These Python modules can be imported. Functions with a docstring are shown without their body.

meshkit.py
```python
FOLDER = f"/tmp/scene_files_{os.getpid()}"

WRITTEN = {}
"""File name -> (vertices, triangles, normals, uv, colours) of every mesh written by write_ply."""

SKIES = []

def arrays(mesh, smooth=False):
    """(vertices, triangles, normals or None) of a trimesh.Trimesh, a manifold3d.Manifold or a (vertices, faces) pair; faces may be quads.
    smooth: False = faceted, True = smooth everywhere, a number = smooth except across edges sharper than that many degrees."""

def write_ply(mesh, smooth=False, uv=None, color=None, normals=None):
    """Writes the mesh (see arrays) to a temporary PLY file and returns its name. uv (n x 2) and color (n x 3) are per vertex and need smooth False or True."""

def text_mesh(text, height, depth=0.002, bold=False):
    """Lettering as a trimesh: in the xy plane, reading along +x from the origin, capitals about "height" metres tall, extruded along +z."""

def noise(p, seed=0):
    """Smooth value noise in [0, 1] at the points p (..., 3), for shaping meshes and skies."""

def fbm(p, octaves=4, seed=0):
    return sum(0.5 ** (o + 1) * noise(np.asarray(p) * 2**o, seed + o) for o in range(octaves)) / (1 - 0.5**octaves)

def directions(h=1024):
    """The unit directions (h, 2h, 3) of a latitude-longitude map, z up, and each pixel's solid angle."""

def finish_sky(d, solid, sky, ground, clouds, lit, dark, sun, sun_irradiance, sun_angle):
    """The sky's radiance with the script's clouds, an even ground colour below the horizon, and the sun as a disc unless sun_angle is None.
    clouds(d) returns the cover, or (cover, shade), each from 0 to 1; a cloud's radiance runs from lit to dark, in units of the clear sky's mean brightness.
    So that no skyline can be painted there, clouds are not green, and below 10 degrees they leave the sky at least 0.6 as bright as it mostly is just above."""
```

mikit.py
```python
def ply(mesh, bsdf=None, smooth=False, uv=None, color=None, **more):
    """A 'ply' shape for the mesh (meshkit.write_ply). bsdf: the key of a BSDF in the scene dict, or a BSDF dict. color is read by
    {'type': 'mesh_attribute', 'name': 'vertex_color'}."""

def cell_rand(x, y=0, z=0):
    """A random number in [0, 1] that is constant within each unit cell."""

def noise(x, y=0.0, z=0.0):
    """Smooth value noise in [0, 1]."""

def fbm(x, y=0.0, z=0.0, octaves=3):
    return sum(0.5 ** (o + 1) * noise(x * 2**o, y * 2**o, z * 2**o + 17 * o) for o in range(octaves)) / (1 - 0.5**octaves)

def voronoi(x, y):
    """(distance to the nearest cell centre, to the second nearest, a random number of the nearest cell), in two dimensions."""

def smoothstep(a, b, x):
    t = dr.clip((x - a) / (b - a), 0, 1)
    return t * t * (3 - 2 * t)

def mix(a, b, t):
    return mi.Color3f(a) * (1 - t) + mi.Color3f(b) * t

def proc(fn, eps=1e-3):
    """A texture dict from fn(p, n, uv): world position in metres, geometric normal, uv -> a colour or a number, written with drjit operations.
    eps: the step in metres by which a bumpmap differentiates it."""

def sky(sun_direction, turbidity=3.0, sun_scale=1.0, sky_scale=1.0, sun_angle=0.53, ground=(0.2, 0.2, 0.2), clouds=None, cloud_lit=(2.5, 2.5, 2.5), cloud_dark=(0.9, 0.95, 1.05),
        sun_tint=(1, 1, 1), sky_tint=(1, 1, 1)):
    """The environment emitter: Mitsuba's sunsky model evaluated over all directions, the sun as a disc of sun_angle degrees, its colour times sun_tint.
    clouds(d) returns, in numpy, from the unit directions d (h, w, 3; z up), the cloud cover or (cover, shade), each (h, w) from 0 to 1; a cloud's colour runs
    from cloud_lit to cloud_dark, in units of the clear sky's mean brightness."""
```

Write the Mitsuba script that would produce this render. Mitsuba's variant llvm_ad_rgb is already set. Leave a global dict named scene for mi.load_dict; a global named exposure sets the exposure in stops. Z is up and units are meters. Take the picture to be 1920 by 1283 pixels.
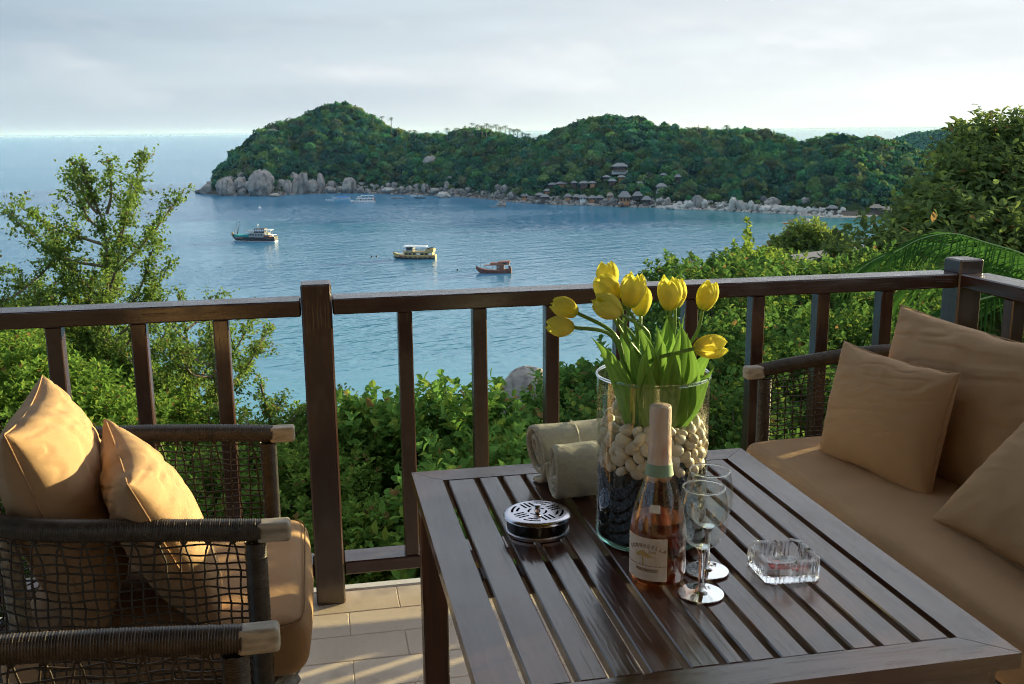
import math, numpy as np, trimesh, mitsuba as mi, drjit as dr, mikit, meshkit
import manifold3d as m3
from shapely.geometry import Polygon, LineString, Point, box as sbox
from shapely import affinity, union_all
from mikit import noise, fbm, voronoi, cell_rand, smoothstep, mix

T = mi.ScalarTransform4f
scene, labels = {}, {}
# ---------------------------------------------------------------- camera, sky, exposure
# x runs along the front railing, y out towards the bay, z up; the terrace floor is z = 0
EYE, PITCH, ROLL, YAW = np.array([0, 0, 1.4]), 0.2079, -0.00941, 0.1952
_f = np.array([math.sin(YAW) * math.cos(PITCH), math.cos(YAW) * math.cos(PITCH), -math.sin(PITCH)])
_r = np.array([math.cos(YAW), -math.sin(YAW), 0.0]); _u = np.cross(_r, _f)
_up = -_r * math.sin(ROLL) + _u * math.cos(ROLL)
scene['camera'] = {'type': 'perspective', 'fov': 54.2, 'fov_axis': 'x', 'near_clip': 0.03, 'far_clip': 2.0e5,
                   'to_world': T().look_at(origin=EYE.tolist(), target=(EYE + _f).tolist(), up=_up.tolist())}
exposure = 4.2
SUN_AZ, SUN_EL = math.radians(21.0), math.radians(8.0)      # azimuth from +x towards +y
SUN = [math.cos(SUN_AZ) * math.cos(SUN_EL), math.sin(SUN_AZ) * math.cos(SUN_EL), math.sin(SUN_EL)]
SEA = -43.6

def clouds(d):
    el = np.degrees(np.arcsin(np.clip(d[..., 2], 0, 1)))
    az = np.degrees(np.arctan2(d[..., 0], d[..., 1]))
    toward = d @ np.array(SUN)                                     # 1 at the sun
    puffs = meshkit.fbm(np.stack([az * 0.26 + 0.3 * el, el * 0.95 - 0.02 * az, az * 0 + 3.37], -1), 6, 4)
    band = meshkit.fbm(np.stack([az * 0.045, el * 0.55, az * 0 + 9.0], -1), 5, 11)
    cum = np.clip((puffs - 0.50) * 4.0, 0, 1) * np.clip(1.1 - np.abs(el - 3.5) / 4.5, 0.0, 1)
    veil = np.clip(1.0 - 0.006 * np.maximum(el - 3, 0), 0.65, 1) * (0.97 + 0.25 * (band - 0.5) * np.clip(el / 4, 0, 1))
    cover = np.clip(veil + cum * 0.3, 0, 1)
    shade = np.clip(0.68 - 0.50 * (toward - 0.40) - 0.13 * cum + 0.16 * (band - 0.5) + 0.016 * np.clip(el - 2, 0, 5) - 0.60 * np.sin(np.radians(np.clip(el - 9, 0, 80))), 0, 1)   # a thin overcast brightens towards the zenith
    return cover, shade

scene['sky'] = mikit.sky(SUN, turbidity=3.0, sun_scale=1.05, sky_scale=1.0, sun_angle=0.9, clouds=clouds,
                         cloud_lit=(1.94, 1.91, 1.83), cloud_dark=(0.38, 0.54, 0.69), sky_tint=(0.74, 0.92, 1.18), sun_tint=(0.68, 1.05, 1.95), ground=(0.12, 0.14, 0.14))

# ---------------------------------------------------------------- helpers
_used = {}
def numbered(name):
    n = _used.get(name, 0); _used[name] = n + 1
    return name if n == 0 else f'{name}_{n:03d}'

def thing(name, label=None, cat=None, group=None, kind=None):
    k = numbered(name); d = {}
    if label: d['label'] = label
    if cat: d['category'] = cat
    if group: d['group'] = group
    if kind: d['kind'] = kind
    if d: labels[k] = d
    return k

def put(parent, name, mesh, mat, smooth=False, label=None, kind=None, **more):
    """one entry: a part of parent, named name"""
    k = numbered(f'{parent}__{name}')
    scene[k] = mikit.ply(mesh, mat, smooth, **more)
    d = {}
    if label: d['label'] = label
    if kind: d['kind'] = kind
    if d: labels[k] = d
    return k

def single(name, mesh, mat, smooth=False, label=None, cat=None, group=None, kind=None, **more):
    k = thing(name, label, cat, group, kind)
    scene[k] = mikit.ply(mesh, mat, smooth, **more)
    return k

def tm(v, f):
    v = np.asarray(v, float); f = np.asarray(f, int)
    if f.shape[1] == 4: f = np.vstack([f[:, [0, 1, 2]], f[:, [0, 2, 3]]])
    return trimesh.Trimesh(v, f, process=False)

def cat_(ms): return trimesh.util.concatenate([m for m in ms if m is not None])

def moved(m, t=(0, 0, 0), rz=0.0, rx=0.0, ry=0.0, s=1.0):
    m = m.copy(); M = np.eye(4)
    if np.any(np.asarray(s) != 1): m.apply_scale(s)
    for a, ax in ((rx, [1, 0, 0]), (ry, [0, 1, 0]), (rz, [0, 0, 1])):
        if a: m.apply_transform(trimesh.transformations.rotation_matrix(a, ax))
    m.apply_translation(t); return m

def board(x0, x1, y0, y1, z0, z1, c=0.003):
    """a box with chamfered edges"""
    h = np.array([x1 - x0, y1 - y0, z1 - z0]) / 2; ce = np.array([x0 + x1, y0 + y1, z0 + z1]) / 2
    c = min(c, h.min() * 0.6); P = []
    for sx in (-1, 1):
        for sy in (-1, 1):
            for sz in (-1, 1):
                s = np.array([sx, sy, sz])
                for k in range(3):
                    q = h - c; q[k] = h[k]; P.append(ce + s * q)
    return trimesh.convex.convex_hull(np.array(P))

def rbox(sx, sy, sz, r, n=(10, 10, 6), bulge=(0, 0, 0)):
    """a soft box: rounded edges of radius r, faces swelling by bulge"""
    vs, fs, o = [], [], 0
    h = np.array([sx, sy, sz]) / 2; r = min(r, h.min())
    for ax in range(3):
        a, b = [(1, 2), (2, 0), (0, 1)][ax]
        def lin(k):
            e = np.linspace(0, 1, 5)[1:] * r
            i = np.linspace(-h[k] + r, h[k] - r, n[k] + 1)
            return np.concatenate([-h[k] + r - e[::-1], i, h[k] - r + e])
        U, V = np.meshgrid(lin(a), lin(b), indexing='ij')
        for s in (-1, 1):
            p = np.zeros(U.shape + (3,)); p[..., a] = U; p[..., b] = V; p[..., ax] = s * h[ax]
            nu, nv = U.shape; i, j = np.meshgrid(np.arange(nu - 1), np.arange(nv - 1), indexing='ij')
            q = np.stack([i * nv + j, (i + 1) * nv + j, (i + 1) * nv + j + 1, i * nv + j + 1], -1).reshape(-1, 4)
            fs.append((q if s > 0 else q[:, ::-1]) + o); vs.append(p.reshape(-1, 3)); o += nu * nv
    v = np.vstack(vs); c = np.clip(v, -(h - r), h - r); d = v - c
    L = np.linalg.norm(d, axis=1, keepdims=True)
    v = c + d / np.maximum(L, 1e-9) * np.where(L > 1e-9, r, 0)
    w = v / h
    for k in range(3):
        if bulge[k]:
            a, b = [(1, 2), (2, 0), (0, 1)][k]
            v[:, k] += bulge[k] * w[:, k] * np.clip(1 - w[:, a] ** 2, 0, 1) * np.clip(1 - w[:, b] ** 2, 0, 1)
    m = tm(v, np.vstack(fs)); m.merge_vertices(digits_vertex=7); return m

def frames(P):
    t = np.gradient(P, axis=0); t /= np.linalg.norm(t, axis=1, keepdims=True) + 1e-12
    up = np.array([0, 0, 1.0]) if np.abs(t[:, 2]).mean() < 0.8 else np.array([1.0, 0, 0])
    a = np.cross(t, up); a /= np.linalg.norm(a, axis=1, keepdims=True) + 1e-12
    return t, a, np.cross(a, t)

def tube(P, r, sides=8, caps=True, flat=1.0):
    P = np.asarray(P, float); n = len(P); r = np.broadcast_to(r, (n,)).astype(float)
    t, a, b = frames(P); g = np.arange(sides) * 2 * np.pi / sides
    v = (P[:, None] + r[:, None, None] * (np.cos(g)[None, :, None] * a[:, None] + flat * np.sin(g)[None, :, None] * b[:, None])).reshape(-1, 3)
    i, j = np.meshgrid(np.arange(n - 1), np.arange(sides), indexing='ij'); k = (j + 1) % sides
    q = np.stack([i * sides + j, i * sides + k, (i + 1) * sides + k, (i + 1) * sides + j], -1).reshape(-1, 4)
    f = np.vstack([q[:, [0, 1, 2]], q[:, [0, 2, 3]]])
    if caps:
        v = np.vstack([v, P[0], P[-1]]); m = n * sides; jj = np.arange(sides); kk = (jj + 1) % sides
        f = np.vstack([f, np.stack([kk, jj, jj * 0 + m], 1), np.stack([(n - 1) * sides + jj, (n - 1) * sides + kk, jj * 0 + m + 1], 1)])
    return tm(v, f)

def spline(pts, n):
    """a smooth curve through the points (Catmull-Rom), n samples evenly spaced"""
    P = np.asarray(pts, float)
    Q = np.vstack([2 * P[0] - P[1], P, 2 * P[-1] - P[-2]]); out = []
    for i in range(len(P) - 1):
        t = np.linspace(0, 1, 24, endpoint=False)[:, None]
        a, b, c, d = Q[i:i + 4]
        out.append(0.5 * (2 * b + (c - a) * t + (2 * a - 5 * b + 4 * c - d) * t ** 2 + (3 * b - 3 * c + d - a) * t ** 3))
    C = np.vstack(out + [P[-1:]]); s = np.r_[0, np.cumsum(np.linalg.norm(np.diff(C, axis=0), axis=1))]
    u = np.linspace(0, s[-1], n); return np.stack([np.interp(u, s, C[:, k]) for k in range(P.shape[1])], 1)

def lathe(prof, seg=48, closed=False):
    """revolve (r, z) points round z"""
    p = np.asarray(prof, float); n = len(p); g = np.arange(seg) * 2 * np.pi / seg
    v = np.stack([p[:, None, 0] * np.cos(g), p[:, None, 0] * np.sin(g), np.broadcast_to(p[:, None, 1], (n, seg))], -1).reshape(-1, 3)
    m = n if closed else n - 1
    i, j = np.meshgrid(np.arange(m), np.arange(seg), indexing='ij'); k = (j + 1) % seg; i2 = (i + 1) % n
    q = np.stack([i * seg + j, i * seg + k, i2 * seg + k, i2 * seg + j], -1).reshape(-1, 4)
    mesh = tm(v, q); mesh.merge_vertices(digits_vertex=8); mesh.update_faces(mesh.nondegenerate_faces()); return mesh

def grid(V):
    """a mesh from an (n, m, 3) sheet of points"""
    n, m = V.shape[:2]; i, j = np.meshgrid(np.arange(n - 1), np.arange(m - 1), indexing='ij')
    q = np.stack([i * m + j, (i + 1) * m + j, (i + 1) * m + j + 1, i * m + j + 1], -1).reshape(-1, 4)
    return tm(V.reshape(-1, 3), q)

def loft(rings):
    """closed rings (n, k, 3) joined, ends capped by fans"""
    R = np.asarray(rings, float); n, k = R.shape[:2]
    i, j = np.meshgrid(np.arange(n - 1), np.arange(k), indexing='ij'); j2 = (j + 1) % k
    q = np.stack([i * k + j, i * k + j2, (i + 1) * k + j2, (i + 1) * k + j], -1).reshape(-1, 4)
    v = np.vstack([R.reshape(-1, 3), R[0].mean(0), R[-1].mean(0)]); jj = np.arange(k)
    f = np.vstack([q[:, [0, 1, 2]], q[:, [0, 2, 3]], np.stack([(jj + 1) % k, jj, jj * 0 + n * k], 1), np.stack([(n - 1) * k + jj, (n - 1) * k + (jj + 1) % k, jj * 0 + n * k + 1], 1)])
    m = tm(v, f); m.fix_normals() if len(f) < 4000 else None; return m

def extrude(poly, h, z0=0.0):
    ms = [trimesh.creation.extrude_polygon(g, h, engine='earcut') for g in getattr(poly, 'geoms', [poly])]
    m = cat_(ms); m.apply_translation([0, 0, z0]); return m

def prism(pts, y0, y1):
    """polygon in x,z pushed from y0 to y1"""
    m = extrude(Polygon(pts), y1 - y0); m.apply_transform(trimesh.transformations.rotation_matrix(math.pi / 2, [1, 0, 0])); m.apply_translation([0, y1, 0]); return m

def blob(r, seed, sub=3, rough=0.22, freq=1.3, squash=(1, 1, 1), flat=None):
    m = trimesh.creation.icosphere(subdivisions=sub); v = np.array(m.vertices)
    n = meshkit.fbm(v * freq + seed * 7.3 + 40, 4, seed % 97) - 0.5
    v = v * (1 + 2 * rough * n)[:, None]
    if flat is not None:      # facets: cut by a few random planes
        rg = np.random.default_rng(seed)
        for _ in range(flat):
            d = rg.normal(size=3); d /= np.linalg.norm(d); h = rg.uniform(0.72, 0.92)
            e = v @ d - h; v = v - np.maximum(e, 0)[:, None] * d * 0.85
    m.vertices = v * np.asarray(squash) * r; return m
# ---------------------------------------------------------------- materials (each defined once)
def ref(k): return {'type': 'ref', 'id': k}
def rgb(*c): return {'type': 'rgb', 'value': list(c)}
def two(b): return {'type': 'twosided', 'bsdf': b}

def wood(axis, light, dark, rough, coat=0.0, wear=0.0, scale=1.0, bump=0.0006, spec=0.5):
    """stained timber with the grain along axis"""
    o = [k for k in range(3) if k != axis]
    def grain(p):
        c = [p.x, p.y, p.z]; a, b, l = c[o[0]] * scale, c[o[1]] * scale, c[axis] * scale
        w = noise(a * 9, b * 9, l * 1.4)
        return a, b, l, fbm(a * 160 + 2 * w, b * 160 + 1.5 * w, l * 5, 3), fbm(a * 40 + w * 2, b * 40, l * 1.6, 3)
    def col(p, n, uv):
        a, b, l, g, s = grain(p)
        k = mix(dark, light, dr.clip(0.2 + 0.9 * (s - 0.25) + 0.5 * (g - 0.5), 0, 1))
        if wear: k = mix(k, (0.10, 0.075, 0.06), wear * smoothstep(0.55, 0.8, fbm(a * 14, b * 14, l * 6, 3)))
        return k
    def rg(p, n, uv):
        a, b, l, g, s = grain(p)
        return dr.clip(rough + 0.16 * (g - 0.5) + 0.34 * (fbm(a * 9, b * 9, l * 6, 3) - 0.42), 0.08, 0.9)
    def h(p, n, uv):
        a, b, l, g, s = grain(p)
        return g * 0.6 + 0.8 * smoothstep(0.62, 0.75, noise(a * 330, b * 330, l * 9))
    b = {'type': 'principled', 'base_color': mikit.proc(col), 'roughness': mikit.proc(rg), 'specular': spec}
    if coat: b.update(clearcoat=coat, clearcoat_gloss=0.85)
    return two({'type': 'bumpmap', 'arbitrary': mikit.proc(h, 3e-4), 'scale': bump, 'bsdf': b})

RL, RD = (0.050, 0.015, 0.010), (0.018, 0.006, 0.005)
for k, ax in (('x', 0), ('y', 1), ('z', 2)):
    scene['rail_wood_' + k] = wood(ax, RL, RD, 0.22, wear=0.35, coat=0.5, spec=0.8, bump=0.0003)
TL, TD = (0.105, 0.035, 0.018), (0.026, 0.009, 0.006)
scene['table_wood_x'] = wood(0, TL, TD, 0.17, coat=1.0, wear=0.4, spec=1.0, bump=0.00025)
scene['table_wood_y'] = wood(1, TL, TD, 0.17, coat=1.0, wear=0.4, spec=1.0, bump=0.00025)
scene['table_wood_z'] = wood(2, TL, TD, 0.35)

def tile_col(p, n, uv):
    row = dr.floor((2.94 - p.y) / 0.1425); r = cell_rand(row, dr.floor(p.x / 0.307 + 0.5 * (row - 2 * dr.floor(row / 2))), 5)
    s = fbm(p.x * 9, p.y * 9, 2, 4); f = fbm(p.x * 220, p.y * 220, 1, 2)
    c = mix((0.58, 0.46, 0.35), (0.71, 0.595, 0.47), dr.clip(0.35 * r + 0.6 * s + 0.35 * (f - 0.5), 0, 1))
    return mix(c, (0.27, 0.19, 0.13), 0.5 * smoothstep(0.60, 0.78, fbm(p.x * 5 + 7, p.y * 5, 4, 4)))
scene['floor_tile'] = two({'type': 'bumpmap', 'arbitrary': mikit.proc(lambda p, n, uv: fbm(p.x * 130, p.y * 130, p.z * 130, 3), 5e-4), 'scale': 0.0003,
                           'bsdf': {'type': 'principled', 'base_color': mikit.proc(tile_col), 'roughness': 0.55, 'specular': 0.4}})
scene['grout'] = two({'type': 'diffuse', 'reflectance': mikit.proc(lambda p, n, uv: mix((0.52, 0.45, 0.37), (0.38, 0.32, 0.25), fbm(p.x * 20, p.y * 20, 0, 3)))})
scene['stone_edge'] = two({'type': 'principled', 'base_color': mikit.proc(lambda p, n, uv: mix((0.62, 0.58, 0.52), (0.42, 0.37, 0.31), smoothstep(0.4, 0.7, fbm(p.x * 14, p.y * 30, p.z * 30, 4)))), 'roughness': 0.6})

def wicker(base, tip):
    def col(p, n, uv): return mix(base, tip, dr.clip(1.4 * fbm(p.x * 60, p.y * 60, p.z * 60, 3) - 0.3, 0, 1))
    return two({'type': 'principled', 'base_color': mikit.proc(col), 'roughness': 0.42, 'specular': 0.45})
scene['wrap_cane'] = wicker((0.034, 0.025, 0.017), (0.092, 0.070, 0.050))
scene['strand_cane'] = wicker((0.035, 0.025, 0.017), (0.075, 0.056, 0.040))
scene['weave_band'] = wicker((0.05, 0.043, 0.035), (0.13, 0.115, 0.098))
scene['pale_wood'] = two({'type': 'principled', 'roughness': 0.5, 'base_color': mikit.proc(lambda p, n, uv: mix((0.45, 0.39, 0.30), (0.26, 0.215, 0.155), smoothstep(0.35, 0.8, fbm(p.x * 30, p.y * 90, p.z * 90, 4))))})

def fabric(c, d):
    def col(p, n, uv):
        w = noise(p.x * 900, p.y * 900, p.z * 900)
        return mix(c, d, dr.clip(0.8 * fbm(p.x * 12, p.y * 12, p.z * 12, 3) + 0.5 * (w - 0.5), 0, 1))
    return two({'type': 'bumpmap', 'arbitrary': mikit.proc(lambda p, n, uv: noise(p.x * 700, p.y * 700, p.z * 700) + 8 * fbm(p.x * 22, p.y * 22, p.z * 34, 4), 4e-4), 'scale': 0.0005,
                'bsdf': {'type': 'principled', 'base_color': mikit.proc(col), 'roughness': 0.85, 'sheen': 0.25, 'sheen_tint': 0.6, 'specular': 0.2}})
scene['tan_fabric'] = fabric((0.44, 0.280, 0.158), (0.345, 0.212, 0.116))
scene['seam_thread'] = two({'type': 'diffuse', 'reflectance': rgb(0.22, 0.15, 0.09)})
scene['terry'] = two({'type': 'bumpmap', 'arbitrary': mikit.proc(lambda p, n, uv: noise(p.x * 520, p.y * 520, p.z * 520) + noise(p.x * 240, p.y * 240, p.z * 240), 4e-4), 'scale': 0.0016,
                      'bsdf': {'type': 'principled', 'roughness': 0.95, 'specular': 0.1, 'sheen': 0.5, 'base_color': mikit.proc(lambda p, n, uv: mix((0.38, 0.36, 0.28), (0.50, 0.475, 0.38), fbm(p.x * 200, p.y * 200, p.z * 200, 2)))}})
scene['terry_hem'] = two({'type': 'principled', 'roughness': 0.9, 'base_color': rgb(0.66, 0.62, 0.50)})

def leaf_mat(trans, rough=0.5):
    return {'type': 'principledthin', 'base_color': {'type': 'mesh_attribute', 'name': 'vertex_color'}, 'roughness': rough, 'diff_trans': trans, 'spec_trans': 0.0, 'eta': 1.4}
scene['leaf'] = leaf_mat(1.0)
scene['glossy_leaf'] = leaf_mat(0.9, 0.33)
scene['far_leaf'] = leaf_mat(0.6, 0.8)
scene['bark'] = two({'type': 'principled', 'roughness': 0.85, 'base_color': mikit.proc(lambda p, n, uv: mix((0.10, 0.08, 0.06), (0.25, 0.21, 0.17), fbm(p.x * 40, p.y * 40, p.z * 12, 3)))})
scene['petal'] = {'type': 'principledthin', 'base_color': {'type': 'mesh_attribute', 'name': 'vertex_color'}, 'roughness': 0.45, 'diff_trans': 0.75, 'spec_trans': 0.0, 'eta': 1.35}
scene['tulip_green'] = {'type': 'principledthin', 'base_color': {'type': 'mesh_attribute', 'name': 'vertex_color'}, 'roughness': 0.4, 'diff_trans': 0.7, 'spec_trans': 0.0, 'eta': 1.4}
scene['stem_green'] = two({'type': 'principled', 'base_color': rgb(0.13, 0.24, 0.05), 'roughness': 0.4})

scene['clear_pane'] = {'type': 'thindielectric', 'int_ior': 1.5, 'specular_transmittance': rgb(0.95, 0.98, 0.97)}
scene['clear_glass'] = {'type': 'dielectric', 'int_ior': 1.5}
scene['teal_glass'] = {'type': 'dielectric', 'int_ior': 1.5, 'specular_transmittance': rgb(0.55, 0.85, 0.82)}
scene['amber_pane'] = {'type': 'thindielectric', 'int_ior': 1.5, 'specular_transmittance': rgb(0.90, 0.74, 0.56)}
scene['rose_wine'] = {'type': 'dielectric', 'int_ior': 1.33, 'specular_transmittance': rgb(0.96, 0.66, 0.48)}
scene['steel'] = two({'type': 'roughconductor', 'material': 'Cr', 'alpha': 0.06})
scene['steel_brushed'] = two({'type': 'roughconductor', 'material': 'Cr', 'alpha': 0.22})

def stone(c0, c1, c2, f=1.0):
    def col(p, n, uv):
        s = fbm(p.x * f, p.y * f, p.z * f, 4); st = fbm(p.x * f * 3, p.y * f * 3, p.z * f * 0.35, 3)
        return mix(mix(c0, c1, dr.clip(2.2 * s - 0.6, 0, 1)), c2, 0.75 * smoothstep(0.5, 0.72, st))
    return two({'type': 'bumpmap', 'arbitrary': mikit.proc(lambda p, n, uv: fbm(p.x * f * 5, p.y * f * 5, p.z * f * 5, 4), 0.02 / f), 'scale': 0.10 / f,
                'bsdf': {'type': 'principled', 'base_color': mikit.proc(col), 'roughness': 0.85, 'specular': 0.3}})
scene['granite'] = stone((0.42, 0.375, 0.325), (0.27, 0.24, 0.215), (0.09, 0.08, 0.075), 0.22)
scene['pale_granite'] = stone((0.62, 0.58, 0.52), (0.46, 0.42, 0.37), (0.26, 0.23, 0.20), 0.2)
scene['dark_granite'] = stone((0.16, 0.15, 0.14), (0.10, 0.10, 0.10), (0.05, 0.05, 0.05), 0.2)
scene['near_granite'] = stone((0.40, 0.35, 0.31), (0.28, 0.245, 0.215), (0.16, 0.14, 0.13), 0.7)

def water_col(p, n, uv):
    d = dr.sqrt(dr.square(p.x + 10) + dr.square(p.y))
    shallow = smoothstep(330, 120, d + 60 * (fbm(p.x * 0.02, p.y * 0.02, 1, 3) - 0.5))
    bay = smoothstep(360, 470, p.y + 0.5 * (p.x - 190)) * smoothstep(150, 260, p.x + 0.05 * p.y)
    c = mix((0.046, 0.172, 0.285), (0.065, 0.30, 0.37), 0.75 * shallow)
    return mix(c, (0.02, 0.17, 0.15), 0.7 * bay)
def water_h(p, n, uv):
    a = p.x * 0.94 + p.y * 0.34; b = -p.x * 0.34 + p.y * 0.94
    swell = fbm(a * 0.10, b * 0.32, 3.0, 3)
    chop = fbm(a * 0.42, b * 1.1, 7.0, 3)
    calm = 0.65 + 0.6 * smoothstep(0.35, 0.65, fbm(p.x * 0.007, p.y * 0.018, 1.0, 4))
    return (swell * 1.2 + chop * 0.62) * calm
scene['sea_water'] = {'type': 'bumpmap', 'arbitrary': mikit.proc(water_h, 0.12), 'scale': 0.23,
                      'bsdf': {'type': 'principled', 'base_color': mikit.proc(water_col), 'roughness': 0.10, 'specular': 0.5}}

def land_col(p, n, uv):
    z = p.z - SEA
    s = fbm(p.x * 0.06, p.y * 0.06, p.z * 0.06, 4); f = fbm(p.x * 0.5, p.y * 0.5, p.z * 0.5, 3)
    g = mix((0.018, 0.035, 0.012), (0.045, 0.065, 0.02), s)
    sh = mix((0.20, 0.16, 0.12), (0.09, 0.075, 0.06), f)
    return mix(sh, g, smoothstep(2.0, 3.6, z + 2.5 * (f - 0.5)))
scene['land'] = two({'type': 'diffuse', 'reflectance': mikit.proc(land_col)})
scene['sand'] = two({'type': 'diffuse', 'reflectance': mikit.proc(lambda p, n, uv: mix((0.62, 0.54, 0.42), (0.45, 0.38, 0.28), fbm(p.x * 0.3, p.y * 0.3, 0, 3)))})

def flat(name, c, r=0.6, vary=0.25, f=2.0, **m):
    c = np.array(c)
    scene[name] = two({'type': 'principled', 'roughness': r, 'base_color': mikit.proc(lambda p, n, uv: mix((c * (1 - vary)).tolist(), (c * (1 + vary)).tolist(), fbm(p.x * f, p.y * f, p.z * f, 3))), **m})
flat('roof_grey', (0.20, 0.195, 0.19)); flat('roof_teal', (0.12, 0.34, 0.36)); flat('roof_thatch', (0.30, 0.24, 0.18)); flat('roof_red', (0.22, 0.09, 0.06))
flat('wall_orange', (0.45, 0.20, 0.09)); flat('wall_white', (0.75, 0.74, 0.72), vary=0.1); flat('wall_dark', (0.10, 0.06, 0.045)); flat('window_dark', (0.02, 0.025, 0.03), 0.15)
flat('boat_white', (0.78, 0.78, 0.78), 0.35, 0.06); flat('boat_black', (0.045, 0.04, 0.04), 0.45); flat('boat_yellow', (0.50, 0.36, 0.15), 0.5); flat('boat_red', (0.20, 0.075, 0.05), 0.5)
flat('boat_rust', (0.33, 0.13, 0.08), 0.6); flat('boat_blue', (0.05, 0.22, 0.55), 0.4); flat('tarp_teal', (0.02, 0.25, 0.26), 0.7); flat('kayak_orange', (0.80, 0.28, 0.03), 0.4, 0.05)
flat('boat_grey', (0.30, 0.31, 0.32), 0.5); flat('rope', (0.30, 0.22, 0.13), 0.9, f=80.0); flat('metal_pole', (0.5, 0.5, 0.5), 0.4)
# ---------------------------------------------------------------- the setting: sea, headland, near hillside
def ring_sheet(radii, seg, zf):
    g = np.arange(seg + 1) * 2 * np.pi / seg
    V = np.stack([radii[:, None] * np.sin(g), radii[:, None] * np.cos(g), np.broadcast_to(zf, (len(radii), seg + 1))], -1)
    return grid(V[:, ::-1])
single('sea', ring_sheet(np.array([0, 60, 150, 300, 600, 1200, 2500, 6000, 15000, 40000.0]), 48, SEA), 'sea_water', True,
       'calm blue bay and open sea with small ripples', None, kind='structure')

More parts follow.
